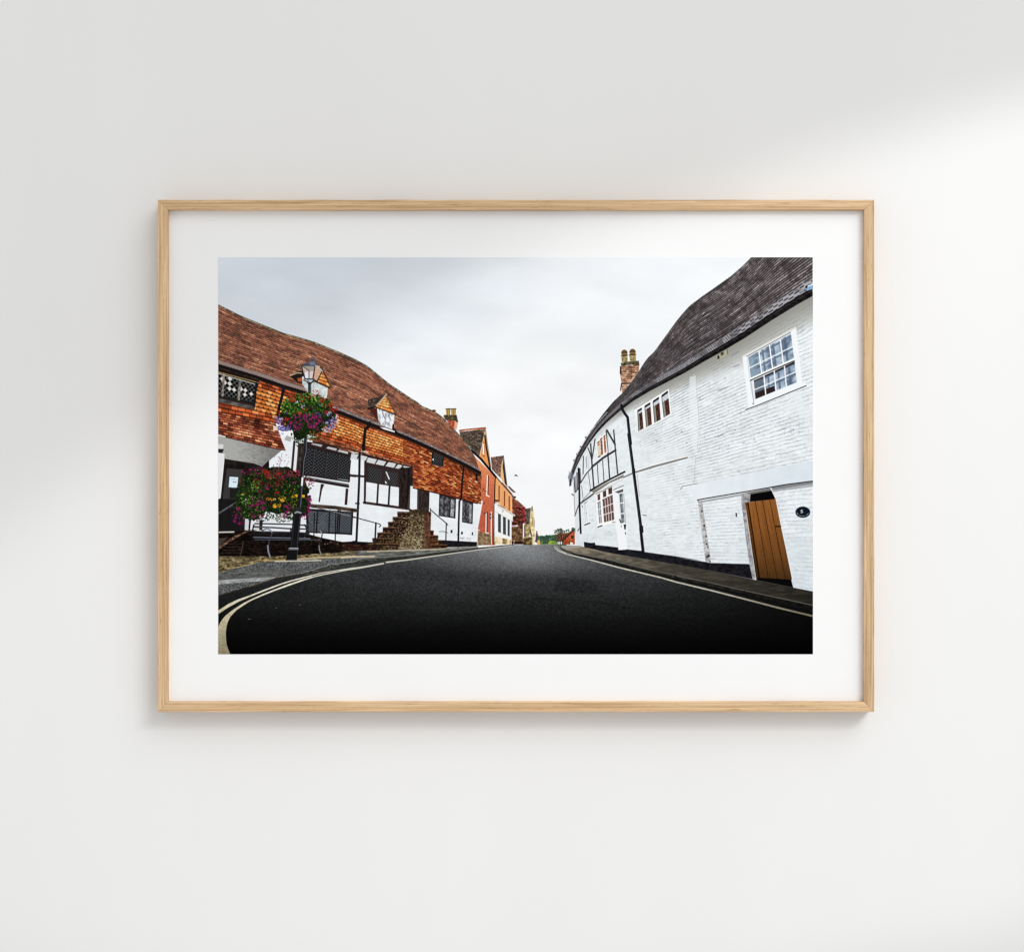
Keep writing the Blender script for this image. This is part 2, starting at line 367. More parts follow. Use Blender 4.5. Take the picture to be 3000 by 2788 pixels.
fill(I(925, 1235, 1150, 1235, 1150, 1275, 925, 1285), (38, 24, 20)); stroke(I(975, 1210, 965, 1290), 1.6, (206, 200, 190))

# ---- brick houses with the two gables
fill(Hh(846, 1490, 880, 1485, 1012, 1612, 958, 1610, 900, 1560), (104, 82, 76)); dot(*I(982, 372)[0], 4, 4, (40, 40, 42)); stroke(I(950, 330, 990, 352), 2.5, (238, 238, 238))
fill(Hh(520, 922, 640, 908, 760, 895, 768, 940, 735, 1060, 712, 1335, 640, 1260, 545, 1170), tiles(quad_uv(Hh(500, 915, 765, 890, 700, 1340, 500, 1180)), 15, 14, [(.1, (66, 48, 44)), (.5, (116, 84, 74)), (.9, (166, 132, 118))], .45, 31))
fill(Hh(740, 1000, 762, 930, 845, 1495, 800, 1495, 708, 1315, 722, 1090), ramp(np.array(.5), [(0, (236, 186, 128)), (1, (236, 176, 116))]))
stroke(Hh(758, 905, 775, 1060, 826, 1495), 4.6, (64, 60, 62)); stroke(Hh(752, 1060, 800, 1440), 2.4, (22, 20, 22)); stroke(Hh(762, 940, 716, 1300), 1.5, (220, 190, 150))
fac = lambda X, Y: mix(ramp(Y, [(570, (236, 152, 94)), (660, (216, 112, 70)), (760, (192, 84, 56))]), rgb(236, 164, 98), np.clip((X - 807) / 6, 0, 1) * np.clip((775 - Y) / 30, 0, 1)) + ((fbm(X / 3, Y / 2.2, 70, 3) - .5) * 46)[..., None]
fill(Hh(130, 850, 180, 880, 620, 1325, 790, 1495, 930, 1690, 940, 2000, 600, 2630, 240, 2630, 325, 1260), fac)
fill(Hh(0, 425, 200, 400, 418, 368, 398, 450, 300, 905, 130, 745, 0, 605, -70, 520, -90, 430), tiles(quad_uv(Hh(-90, 420, 418, 362, 300, 920, -60, 560)), 20, 22, [(.1, (48, 40, 36)), (.5, (82, 70, 60)), (.9, (124, 108, 92))], .5, 33))
stroke(Hh(-85, 410, 100, 388, 415, 358), 4.8, (186, 92, 62)); stroke(Hh(0, 404, 250, 385), 1.4, (240, 176, 136)); stroke(Hh(-80, 395, 100, 375, 412, 345), 1.3, (110, 48, 38))
fill(Hh(402, 410, 425, 430, 512, 1110, 520, 1150, 302, 912), mix(rgb(240, 158, 82)[None, None], rgb(226, 132, 66), np.array([[.3]]))[0, 0])
stroke(Hh(408, 440, 304, 900), 2.0, (240, 206, 150)); stroke(Hh(404, 500, 430, 720, 512, 1160), 4.4, (26, 22, 22)); stroke(Hh(418, 395, 450, 640, 522, 1120), 2.4, (142, 130, 118))
fill(Hh(346, 640, 386, 650, 390, 880, 360, 870), (248, 244, 240)); stroke(Hh(352, 640, 358, 870), 1.5, (196, 116, 80)); stroke(Hh(372, 636, 390, 660), 2.0, (60, 34, 26)); stroke(Hh(360, 880, 400, 910), 2.0, (70, 40, 30)); stroke(Hh(392, 690, 402, 860), 1.6, (190, 96, 56))
stroke(Hh(105, 755, 330, 960, 620, 1312), 6.4, (20, 17, 20)); stroke(Hh(100, 745, 130, 770), 3, (196, 196, 196))
stroke(I(620, -20, 720, 90, 950, 358), 3.0, (86, 46, 36)); stroke(I(660, -20, 790, 120, 965, 340), 2.0, (236, 230, 224)); stroke(I(740, 90, 940, 322), 1.4, (60, 46, 42))
stroke(I(605, 10, 596, 200, 580, 1290), 3.0, (24, 20, 24))
stroke(I(455, -50, 448, 150, 440, 325), 3.2, (246, 240, 238)); stroke(I(474, -40, 464, 310), 2.6, (52, 26, 26)); stroke(I(432, 336, 486, 362), 2.8, (244, 240, 240)); stroke(I(335, 232, 440, 266), 1.3, (90, 40, 30)); dot(*I(380, 212)[0], 2, 2, (60, 30, 26))
stroke(I(432, 664, 424, 1060), 3.2, (240, 234, 232)); stroke(I(450, 664, 444, 1045), 2.6, (56, 26, 26)); stroke(I(418, 1058, 476, 1076), 2.8, (238, 232, 230)); stroke(I(384, 700, 440, 664), 2.4, (60, 30, 28))
stroke(I(528, 660, 530, 1275), 3.2, (238, 232, 232)); fill(I(500, 700, 526, 690, 526, 790, 498, 790), (60, 34, 40)); dot(*I(520, 740)[0], 1.8, 2.4, (210, 220, 236)); stroke(I(546, 690, 546, 1260), 1.6, (120, 40, 34)); stroke(I(388, 470, 390, 510), 2, (90, 40, 30))
fill(I(268, 640, 300, 700, 280, 1010, 255, 1000), (110, 46, 36)); stroke(I(262, 1004, 300, 1016), 2.2, (228, 224, 222))
fill(I(250, 1030, 400, 1060, 522, 1110, 524, 1290, 250, 1316), mottle([(.2, (90, 72, 50)), (.5, (132, 108, 80)), (.9, (170, 146, 112))], 5, 15))
for x, a, b in ((680, 160, 450), (785, 262, 540), (877, 362, 622)): stroke(I(x, a, x, b), 3.2, (122, 44, 32)); stroke(I(x + 12, a + 10, x + 12, b), 1.2, (214, 120, 64))
stroke(I(926, 380, 922, 640), 2, (252, 196, 120))
fill(I(590, 490, 640, 468, 760, 580, 998, 722, 982, 748, 948, 740, 945, 852, 920, 842, 916, 1205, 590, 1135), lambda X, Y: np.ones(X.shape + (1,)) * rgb(238, 238, 236) + ((fbm(X / 6, Y / 6, 91, 3) - .5) * 12)[..., None])
stroke(I(655, 520, 790, 590), 2.2, (96, 92, 88)); stroke(I(660, 560, 740, 600), 2.4, (206, 196, 180)); stroke(I(800, 624, 985, 738), 1.8, (150, 146, 140)); stroke(I(600, 650, 930, 842), 1.2, (176, 172, 168)); fill(I(735, 600, 785, 610, 775, 650, 735, 690), (206, 198, 184))
fill(I(600, 420, 668, 430, 664, 460, 604, 452), (30, 28, 30)); stroke(I(586, 500, 640, 474), 1.4, (120, 116, 112))
for q in ((660, 690, 716, 712, 716, 1062, 660, 1042), (755, 750, 812, 772, 814, 1104, 756, 1084), (846, 806, 888, 822, 886, 1132, 846, 1114)):
    fill(I(*q), (62, 70, 74)); a = I(*q)
    for t in (.2, .4, .6, .8): stroke([a[0] + (a[3] - a[0]) * t, a[1] + (a[2] - a[1]) * t], .9, (120, 128, 130))
    stroke([(a[0] + a[1]) / 2, (a[2] + a[3]) / 2], 1.0, (34, 38, 42)); stroke([a[3], a[2]], 1.6, (110, 106, 100))
fill(I(590, 1135, 740, 1162, 916, 1206, 914, 1292, 590, 1292), mottle([(.2, (190, 166, 124)), (.5, (224, 206, 168)), (.9, (238, 226, 198))], 6, 16)); fill(I(742, 1170, 836, 1190, 832, 1285, 742, 1285), mottle([(.2, (110, 82, 46)), (.6, (160, 126, 80)), (.9, (190, 160, 110))], 4, 17)); stroke(I(738, 1165, 738, 1280), 1.6, (244, 238, 228)); stroke(I(895, 1215, 895, 1285), 2, (150, 110, 70))

# ---- long tiled house on the left: white lower wall
WALL = lambda seed=0, st=.42: bricks((232, 235, 238), (160, 166, 172), 1600 - 640, 1590 - 754, -.0052, 22, st, seed, 8, .65)
def wallL(X, Y):
    k = np.floor(Y / 5.2 - X * .021); fr = Y / 5.2 - X * .021 - k
    m = np.clip(1 - np.abs(fr - .5) / .16, 0, 1) * np.clip((fbm(X / 22, k * .9, 51, 3) - .36) * 4, 0, 1) * .3
    return mix(rgb(231, 235, 239) * np.ones(X.shape + (1,)), rgb(150, 156, 164), m) + ((hsh(X, Y, 5) - .5) * 9 + (fbm(X / 30, Y / 30, 52, 3) - .5) * 16)[..., None]
fill(O(165, 600, 400, 600, 650, 690, 885, 815, 870, 900, 866, 968, 700, 970, 440, 962, 90, 950, 90, 700), wallL)
fill(G(1925, 560, 1990, 615, 1996, 640, 1976, 800, 1976, 1245, 1900, 1240), wallL)
fill(G(0, 1182, 165, 1172, 460, 1186, 460, 1245, 0, 1215), (18, 15, 18)); fill(G(1400, 1150, 1980, 1182, 1976, 1245, 1400, 1262), mottle([(.2, (12, 12, 14)), (.7, (34, 32, 36))], 3, 18))
BRN = (46, 34, 33)
# porch side
fill(B(0, 880, 120, 900, 400, 950, 700, 1030, 930, 1085, 745, 1240, 640, 1335, 530, 1300, 80, 1225, 0, 1210), lambda X, Y: mix(rgb(166, 166, 163) * np.ones(X.shape + (1,)), rgb(120, 119, 116), (X - 60) / 100 + (fbm(X / 8, Y / 4, 23, 3) - .5)) + ((hsh(X, Y, 1) - .5) * 16)[..., None])
fill(B(0, 1000, 78, 1002, 70, 1072, 0, 1070), (214, 214, 214)); fill(B(0, 1068, 82, 1072, 60, 1130, 0, 1128), (38, 32, 32))
fill(Cc(0, -120, 96, -104, 62, 140, 30, 545, 0, 548), mix(rgb(232, 234, 236)[None, None], rgb(210, 212, 214), np.array([[.4]]))[0, 0])
fill(Cc(92, -30, 530, 40, 640, 85, 740, -10, 742, 90, 690, 300, 560, 1010, 0, 1030, 0, 560, 34, 545), mottle([(.2, (20, 17, 17)), (.7, (36, 31, 30))], 12, 19, grain=5))
fill(Cc(128, 105, 345, 130, 330, 560, 60, 552), (56, 54, 55)); fill(Cc(170, 400, 280, 410, 270, 550, 165, 545), (30, 28, 29)); stroke(Cc(105, 100, 60, 560), 1.6, (24, 20, 20))
fill(Cc(165, 230, 292, 240, 277, 392, 152, 384), (214, 232, 240)); stroke(Cc(185, 262, 265, 268), 1.2, (150, 168, 180)); stroke(Cc(215, 306, 262, 314), 1.8, (96, 92, 110)); stroke(Cc(180, 285, 268, 292), .8, (160, 176, 186))
fill(Cc(0, 556, 330, 566, 300, 1020, 0, 1030), (26, 24, 25)); stroke(Cc(0, 772, 130, 690, 295, 592), 5.5, (66, 68, 74)); stroke(Cc(0, 762, 130, 680, 290, 585), 1.4, (128, 132, 140))
for x in (40, 150): stroke(Cc(x, 570, x - 6, 1020), 1.2, (14, 13, 14))
fill(B(1000, 870, 1065, 905, 1050, 975, 960, 935), (168, 168, 168))
fill(B(960, 935, 1100, 985, 1052, 1425, 738, 1350, 752, 1232, 930, 1090, 978, 1085, 920, 940), wallL)
fill(B(1125, 960, 1165, 985, 1118, 1440, 1080, 1440), (226, 228, 232)); stroke(B(1108, 970, 1068, 1450), 6.4, BRN); stroke(B(738, 1352, 1050, 1422), 5, BRN)
fill(B(1165, 985, 1250, 985, 1225, 1500, 1125, 1490), mottle([(.2, (40, 34, 32)), (.7, (74, 64, 60))], 10, 20, .3)); stroke(B(1190, 1000, 1160, 1480), 1.2, (30, 24, 24))
# big leaded window
fill(B(1250, 960, 1640, 1000, 1960, 1130, 1945, 1165, 1905, 1520, 1240, 1460), BRN)
fill(B(1378, 985, 1520, 1010, 1500, 1040, 1350, 1000), (176, 176, 174)); fill(B(1600, 1035, 1730, 1065, 1718, 1098, 1570, 1060), (186, 186, 186)); fill(B(1760, 1080, 1890, 1110, 1890, 1145, 1735, 1105), (190, 190, 190))
BW = B(1288, 1040, 1930, 1180, 1892, 1525, 1252, 1430)
lattice(BW, 13, 8.0, (112, 114, 118), (17, 17, 20), .085)
uvb = lambda u, v: (BW[0] * (1 - u) + BW[1] * u) * (1 - v) + (BW[3] * (1 - u) + BW[2] * u) * v
for u in (.17, .46, .73): stroke([uvb(u, -.04), uvb(u, 1.03)], 4.4, (40, 34, 34)); stroke([uvb(u + .018, 0), uvb(u + .018, 1)], 1, (90, 88, 90))
stroke([uvb(-.01, 0), uvb(1.02, 0)], 3.6, (34, 28, 28)); stroke([uvb(1.02, -.05), uvb(1.02, 1.05)], 5.0, (44, 32, 32))
stroke(Cc(1250, 200, 1890, 300), 4.6, (38, 32, 32)); stroke(Cc(1270, 238, 1895, 345), 4.4, (118, 122, 126)); stroke(Cc(1260, 262, 1890, 372), 7.5, (36, 28, 28))
fill(Cc(1495, 335, 1545, 342, 1512, 420, 1480, 600, 1460, 596), BRN); fill(Cc(1858, 400, 1895, 405, 1878, 640, 1840, 640), BRN); stroke(Cc(1918, 212, 1995, 224), 6, BRN)
# lower leaded window and its beam
stroke(Cc(1360, 655, 1700, 680, 1995, 722), 10.5, mottle([(.2, (40, 32, 29)), (.7, (84, 70, 62))], 6, 21, 3)); fill(Cc(1270, 690, 1965, 745, 1940, 1078, 1290, 1045), (34, 28, 29))
LW = Cc(1310, 725, 1945, 775, 1920, 1045, 1320, 1030)
lattice(LW, 14, 6.5, (104, 110, 116), (52, 58, 64), .10, dark2=(74, 80, 86))
for x in (1440, 1620, 1742, 1770): stroke(Cc(x + 5, 720, x - 10, 1050), 4.2, (32, 27, 28))
for x in (1400, 1712): stroke(Cc(x, 760, x - 8, 1160), 3.0, (24, 22, 24))
stroke(Cc(1440, 680, 1700, 745, 1995, 825), 2.0, (150, 152, 156)); stroke(Cc(1440, 688, 1700, 753, 1995, 833), 1.6, (40, 38, 40))
# white wall with timbers (middle)
fill(F(95, 880, 380, 900, 1110, 1075, 1110, 1100, 860, 1130, 300, 1010), (40, 30, 29))
for q in ((150, 885, 255, 905, 215, 985, 130, 985), (270, 905, 385, 935, 350, 1010, 240, 970), (390, 945, 522, 972, 484, 1048, 368, 1012), (540, 978, 658, 1005, 612, 1078, 494, 1052), (690, 1012, 804, 1032, 762, 1108, 634, 1082), (832, 1042, 898, 1054, 850, 1122, 778, 1106), (912, 1066, 1004, 1084, 986, 1104, 900, 1088)): fill(F(*q), (206, 207, 208))
fill(F(148, 960, 250, 985, 240, 1200, 126, 1180), wallL); fill(F(285, 975, 352, 1000, 345, 1210, 282, 1195), wallL)
stroke(G(128, 212, 352, 228), 6.4, BRN); stroke(G(352, 10, 345, 610), 6.2, BRN)
fill(G(360, 20, 860, 120, 845, 390, 360, 310), (50, 39, 38))
lattice(G(398, 85, 596, 130, 585, 328, 392, 295), 5.5, 4, (108, 106, 108), (16, 15, 17), .12)
lattice(G(640, 140, 825, 180, 815, 372, 632, 335), 5.5, 4, (112, 110, 112), (17, 16, 18), .12)
fill(G(645, 152, 665, 160, 708, 262, 698, 280, 676, 230), (236, 238, 240)); fill(G(640, 292, 655, 300, 672, 338, 640, 322), (236, 238, 240))
for q in ((372, 308, 530, 335, 515, 615, 358, 590), (552, 340, 696, 362, 680, 640, 540, 618), (714, 368, 830, 384, 822, 665, 706, 645)): fill(G(*q), wallL)
stroke(G(540, 330, 524, 620), 5.4, BRN); stroke(G(706, 360, 690, 650), 5.4, BRN); stroke(G(335, 608, 600, 645, 1000, 702), 7.4, mottle([(.2, (34, 26, 25)), (.7, (60, 46, 42))], 5, 22, 3)); fill(G(326, 590, 370, 596, 362, 630, 330, 622), (40, 30, 30))
fill(G(848, 105, 1052, 90, 1046, 385, 1000, 695, 838, 668), mottle([(.2, (28, 22, 21)), (.7, (48, 38, 36))], 9, 24, .35)); stroke(G(982, 120, 962, 680), 4.5, (24, 19, 19)); fill(G(1000, 380, 1008, 380, 1002, 690, 960, 690, 985, 500), (66, 56, 52))
fill(G(1008, 362, 1112, 392, 1104, 718, 1000, 698), wallL)
fill(G(1110, 395, 1290, 440, 1278, 745, 1106, 702), (38, 29, 28)); fill(G(1150, 420, 1270, 446, 1262, 735, 1150, 705), mottle([(.2, (32, 26, 25)), (.7, (60, 50, 47))], 8, 25, .3)); stroke(G(1130, 410, 1125, 700), 2.2, (76, 64, 60))
fill(G(1285, 436, 1432, 470, 1424, 812, 1288, 760), wallL)
for q, n in (((1430, 482, 1674, 545, 1664, 840, 1420, 802), 26), ((1768, 572, 1924, 608, 1914, 922, 1760, 892), 27)):
    fill(G(*q), (34, 31, 33)); a = G(*q); c = a.mean(0)
    fill(c + (a - c) * .9, mottle([(.25, (44, 44, 48)), (.55, (80, 80, 84)), (.85, (124, 126, 130))], 5, n, .6, gain=2.2))
    lattice_uv = quad_uv(a)
fill(G(1600, 560, 1645, 570, 1638, 815, 1592, 805), mottle([(.2, (110, 112, 116)), (.7, (176, 178, 182))], 4, 28, .5)); fill(G(1870, 630, 1902, 638, 1892, 905, 1866, 896), mottle([(.2, (110, 112, 116)), (.7, (170, 172, 176))], 4, 29, .5))
stroke(G(1585, 540, 1580, 815), 3, (36, 32, 34)); stroke(G(1500, 520, 1490, 800), 1.6, (40, 38, 40)); stroke(G(1426, 640, 1664, 690), 1.6, (44, 42, 44)); stroke(G(1815, 600, 1808, 890), 1.8, (44, 42, 44))
stroke(G(1420, 812, 1660, 850), 3.0, (246, 247, 248))
for q in ((1596, 1004, 1622, 1008, 1618, 1052, 1594, 1048), (1748, 1030, 1774, 1034, 1770, 1072, 1746, 1068), (1904, 1038, 1922, 1040, 1920, 1084, 1902, 1080)): fill(G(*q), (26, 24, 26))
foliage(G(1740, 1110, 1920, 1130, 1920, 1150, 1740, 1140), [(150, 148, 150)], 14, 1.3, 12)

# ---- tile hanging on the upper wall
gut = curve(np.r_[A(0, 1075, 300, 1165, 580, 1250, 760, 1310, 940, 1375, 1290, 1480), B(1640, 480), F(0, 285, 200, 366, 420, 452, 600, 515, 780, 578, 1000, 665, 1330, 815, 1500, 895, 1800, 1040, 1989, 1140)], 6)
PALO = [(.1, (186, 90, 34)), (.4, (216, 118, 50)), (.65, (230, 148, 72)), (.92, (240, 184, 106))]
PALR = [(.12, (88, 36, 22)), (.42, (142, 56, 30)), (.66, (186, 84, 40)), (.84, (222, 132, 66)), (.97, (244, 190, 120))]
low1 = curve(np.r_[B(0, 530, 400, 605, 830, 690), B(1400, 890, 1700, 965, 1989, 1040), F(300, 850, 500, 905, 800, 985, 1085, 1075)], 6)
up1 = gut + 5
refs = np.interp(np.arange(W), [0, 140, 350, 580, 740], [125, 118, 92, 66, 48])
uvt = strip_uv(up1, low1, 1.0, refs)
fill(area_poly(gut, low1, 0, 578), (66, 32, 22))
fill(np.r_[B(0, 372, 530, 500, 545, 300, 578, 100), np.c_[np.arange(118, 578, 4), gut[118:578:4]], F(1085, 1075, 800, 985, 300, 850, 0, 770), B(1400, 880, 860, 700, 0, 545)],
     lambda X, Y: np.where(((uvt(X, Y)[1] > .2) & (uvt(X, Y)[1] < .8) & (X > 104))[..., None], tiles(uvt, 10, 8.2, PALO, .22, 41, .55, .1)(X, Y), tiles(uvt, 10, 6.0, [(.12, (116, 46, 22)), (.45, (180, 74, 34)), (.75, (206, 102, 50)), (.95, (230, 146, 80))], .3, 42)(X, Y)))
# porch roof
fill(B(0, 535, 300, 590, 830, 688, 885, 830, 930, 960, 982, 1085, 700, 1035, 350, 950, 100, 895, 0, 875), tiles(quad_uv(B(-60, 522, 840, 690, 985, 1088, -60, 855)), 9.5, 13, [(.12, (70, 30, 24)), (.45, (140, 66, 44)), (.68, (186, 98, 62)), (.92, (228, 158, 112))], .25, 43, blotch=(30, .35)))
stroke(B(100, 898, 350, 954, 700, 1038, 975, 1090), 2.4, (52, 26, 22)); stroke(B(0, 868, 100, 892), 4, (216, 212, 206)); fill(B(800, 725, 850, 745, 870, 800, 800, 800), (224, 206, 178))
# wall beyond: small plain tiles
low2 = curve(F(800, 1320, 1050, 1385, 1280, 1435, 1430, 1470, 1700, 1540, 1990, 1612), 4)
uvr = strip_uv(gut + 4, low2, 1.0, np.interp(np.arange(W), [560, 760], [150, 118]))
xs = np.arange(574, 772, 3)
dk = lambda X, Y: tiles(uvr, 24, 15, PALR, .26, 44, .35, .3)(X, Y) * (1 - .45 * np.clip(1 - (Y - gut[np.clip(X.astype(int), 0, W - 1)] - 4) / 26, 0, 1) * np.clip((X - 560) / 60, 0, 1))[..., None]
fill(np.r_[F(1040, 1080, 1062, 1082), F(1000, 700), np.c_[xs, gut[xs]][4:48], Hh(322, 1262, 330, 1500, 332, 1835), F(1990, 1612, 1700, 1540, 1430, 1470, 1280, 1435, 1050, 1385, 1045, 1250)], dk)
fill(np.r_[F(900, 640), F(1340, 850, 1330, 1010, 1080, 1075, 900, 1000)], lambda X, Y: tiles(uvr, 24, 15, PALR, .26, 44, .45, .3)(X, Y), .75)
stroke(F(1050, 1388, 1280, 1438, 1430, 1474, 1700, 1544, 1985, 1614), 3.4, (48, 22, 18))
# pent strip under the hanging tiles
fill(np.r_[B(1300, 905, 1450, 900, 1700, 965, 1989, 1035), F(300, 850, 500, 905, 800, 985, 1088, 1068, 1088, 1085, 900, 1050, 380, 905, 0, 835), B(1700, 1020, 1380, 960)], tiles(quad_uv(np.r_[B(1300, 880), F(1088, 1060, 1088, 1090), B(1300, 960)]), 4, 52, [(.1, (70, 34, 26)), (.5, (140, 72, 46)), (.9, (206, 136, 88))], .35, 46))
stroke(np.r_[B(1380, 965, 1700, 1028, 1989, 1090), F(380, 910, 900, 1056, 1085, 1088)], 2.6, (40, 24, 22)); fill(F(290, 835, 395, 868, 400, 885, 300, 860), (224, 218, 208))
# small dark window in the tiles
fill(F(1328, 845, 1498, 922, 1486, 1085, 1310, 1048), (22, 20, 22)); lattice(F(1345, 870, 1480, 930, 1470, 1050, 1335, 1020), 4, 3, (92, 96, 98), (18, 17, 19), .13); stroke(F(1318, 1035, 1488, 1075), 4.5, (54, 58, 60)); dot(*F(1340, 975)[0], 2.2, 3.2, (226, 230, 232))
fill(F(1955, 1130, 1990, 1140, 1985, 1300, 1958, 1290), (26, 22, 22)); stroke(F(1955, 1290, 1980, 1306), 3, (220, 220, 220))

# ---- leaded window at the far left
fill(A(0, 1060, 300, 1150, 585, 1240, 600, 1320, 540, 1492, 560, 1530, 520, 1660, 0, 1550), (28, 24, 23))
WL = B(-60, -62, 548, 118, 508, 392, -60, 272)
lattice(WL, 8.8, 4.4, (150, 152, 150), (14, 14, 16), .07, white=((3, 0), (4, 1), (3, 2), (7, 3), (8, 4), (6, 1), (9, 3), (2, 0), (5, 0), (10, 5)))
for x, a, b in ((82, 0, 292), (318, 88, 352)): stroke(B(x, a - 20, x - 20, b), 7.0, mottle([(.2, (104, 96, 88)), (.7, (160, 152, 142))], 6, 48))
stroke(A(0, 1192, 540, 1352), 3.0, (176, 174, 168)); stroke(A(0, 1172, 585, 1328), 2.4, (176, 146, 84))
stroke(B(0, 308, 520, 430), 5.0, (40, 34, 32)); fill(B(0, 330, 525, 455, 520, 495, 0, 385), mottle([(.2, (58, 58, 60)), (.7, (104, 106, 108))], 8, 49, 2)); stroke(B(555, 110, 525, 440), 6, (30, 25, 24))

# ---- roof
ridge = curve(np.r_[A(0, 190, 150, 265, 330, 355, 560, 450, 800, 545, 960, 610, 1150, 660, 1400, 735, 1560, 800, 1780, 890), E(0, 665, 200, 755, 380, 855, 480, 935, 600, 1035, 720, 1130, 880, 1235, 1050, 1350, 1180, 1445), F(1100, 130, 1250, 225, 1380, 290, 1480, 360, 1560, 450, 1660, 550, 1780, 680, 1860, 790, 1960, 960, 1992, 1080)], 5)
uvl = strip_uv(ridge, gut, 1.0)
ROOFP = [(.08, (92, 58, 50)), (.4, (134, 84, 66)), (.62, (156, 100, 77)), (.85, (182, 122, 93)), (.97, (214, 166, 128))]
rt = tiles(uvl, 29, 26, ROOFP, .42, 50, .0, .30, .06, None, .55)
def roofL(X, Y):
    c = rt(X, Y); n = fbm(X / 24 + Y / 60, Y / 9 - X / 30, 55, 4)
    c = mix(c, rgb(62, 48, 44), np.clip((n - .56) * 4.5, 0, .5))
    i = np.clip(X.astype(int), 0, W - 1); e = (Y - ridge[i])
    c = mix(c, mottle([(.2, (74, 68, 52)), (.5, (120, 110, 86)), (.8, (178, 162, 130))], 5, 57, gain=2.2)(X, Y), np.clip((5.5 - e) / 2.5, 0, 1))
    return c
fill(area_poly(ridge, gut + 1, 0, 772), roofL)
stroke(np.c_[np.arange(0, 770, 5), ridge[0:770:5] + .3], 1.3, (70, 62, 54))
# edge tiles (light, pierced strip) and gutter
def pierced(X, Y):
    i = np.clip(X.astype(int), 0, W - 1); e = (gut[i] - Y); k = (np.floor(X / 4.2 + np.floor(e / 3) * .5) % 2 + np.floor(e / 3) % 2) % 2
    return mix(rgb(166, 146, 140) * np.ones(X.shape + (1,)), rgb(60, 48, 48), ((np.mod(X / 5.2 + e / 8, 1) < .42) & (np.mod(e / 4.6, 1) < .62)).astype(np.float32) * .9)
def band(d0, d1, xa, xb, col): fill(area_poly(gut + d0, gut + d1, xa, xb), col)
def leadc(X, Y): return mix(rgb(112, 100, 102) * np.ones(X.shape + (1,)), rgb(170, 160, 160), (fbm(X / 3, Y / 2, 77, 2) > .58).astype(np.float32) * .8)
band(-15, -3, 0, 262, pierced); band(-11, -3, 300, 478, leadc); band(-9, -2, 522, 766, leadc)
band(-4, 6, 0, 262, (24, 20, 20)); band(-3, 7, 318, 770, (24, 20, 21)); band(5, 9, 0, 262, mottle([(.3, (30, 24, 22)), (.7, (66, 46, 34))], 5, 60, 3)); band(6, 10, 318, 770, (58, 34, 26))
# down pipes
stroke(B(955, 165, 930, 300, 885, 470, 868, 570), 8.0, (24, 22, 25)); dot(*B(950, 180)[0], 6, 6, (28, 26, 30)); stroke(F(415, 440, 400, 490, 350, 540, 335, 700, 322, 835), 8.4, (24, 21, 22)); stroke(F(1795, 1040, 1775, 1160, 1750, 1500), 5.2, (26, 22, 23)); stroke(G(1752, 480, 1748, 550, 1722, 592, 1712, 900, 1705, 1252), 5.2, (24, 22, 25)); stroke(G(1716, 1075, 1690, 1072), 2.5, (24, 22, 25))
stroke(G(270, -110, 262, 300, 240, 800, 222, 1185), 6.4, (28, 25, 28)); fill(G(165, 1165, 240, 1160, 235, 1195, 160, 1195), (22, 19, 21)); stroke(G(212, 618, 262, 622), 4, (26, 23, 25)); stroke(G(0, 696, 238, 722), 9, mottle([(.2, (40, 32, 29)), (.7, (84, 68, 60))], 6, 21, 3))
# dormers
STR = [(.1, (190, 88, 30)), (.5, (232, 140, 60)), (.9, (250, 190, 110))]
fill(A(1045, 1235, 1120, 1180, 1240, 1150, 1300, 1240, 1235, 1340, 1160, 1330), (34, 26, 24)); fill(A(1150, 1262, 1222, 1255, 1222, 1312, 1165, 1315), (176, 80, 34)); stroke(A(1050, 1225, 1150, 1185, 1210, 1190), 3, (190, 176, 140))
fill(np.r_[A(1220, 1235, 1300, 1250, 1440, 1310, 1592, 1400, 1590, 1492), B(1585, 300, 1560, 350, 1480, 310, 1300, 240, 1225, 120)], mottle([(.2, (176, 186, 186)), (.7, (214, 222, 222))], 9, 61)); stroke(np.r_[A(1592, 1400), B(1585, 180, 1568, 345)], 4, (226, 226, 224)); stroke(B(1395, 90, 1390, 260), 2, (150, 160, 160))
fill(A(1400, 1015, 1500, 1110, 1645, 1405, 1420, 1310), tiles(quad_uv(A(1380, 1010, 1560, 1010, 1650, 1408, 1400, 1300)), 8, 7, STR, .3, 62)); stroke(A(1395, 1000, 1470, 1050, 1530, 1150, 1655, 1398), 5.2, (112, 82, 66)); stroke(A(1490, 1090, 1640, 1395), 2.2, (40, 28, 24)); stroke(A(1410, 1312, 1625, 1410), 3, (50, 28, 22))
fill(F(388, 92, 470, 78, 560, 55, 655, 18, 520, 190, 470, 215, 395, 240), tiles(quad_uv(F(380, 80, 660, 10, 520, 200, 390, 240)), 7, 8, [(.1, (40, 32, 30)), (.5, (72, 58, 52)), (.9, (110, 92, 82))], .45, 63)); stroke(F(392, 236, 450, 222, 520, 195), 4.5, (22, 17, 17))
fill(F(410, 240, 525, 225, 545, 420, 500, 370), (70, 34, 27)); fill(F(522, 232, 640, 262, 778, 322, 772, 400, 752, 515, 735, 535, 590, 478, 540, 400), mottle([(.15, (140, 146, 152)), (.4, (214, 218, 224)), (.8, (240, 242, 246))], 9, 64, .5)); stroke(F(645, 300, 640, 480), 2.4, (160, 164, 170)); stroke(F(540, 300, 560, 430), 1.6, (170, 174, 180)); stroke(F(600, 300, 640, 380), 2, (90, 92, 96)); stroke(F(700, 320, 680, 350), 2, (110, 112, 116))
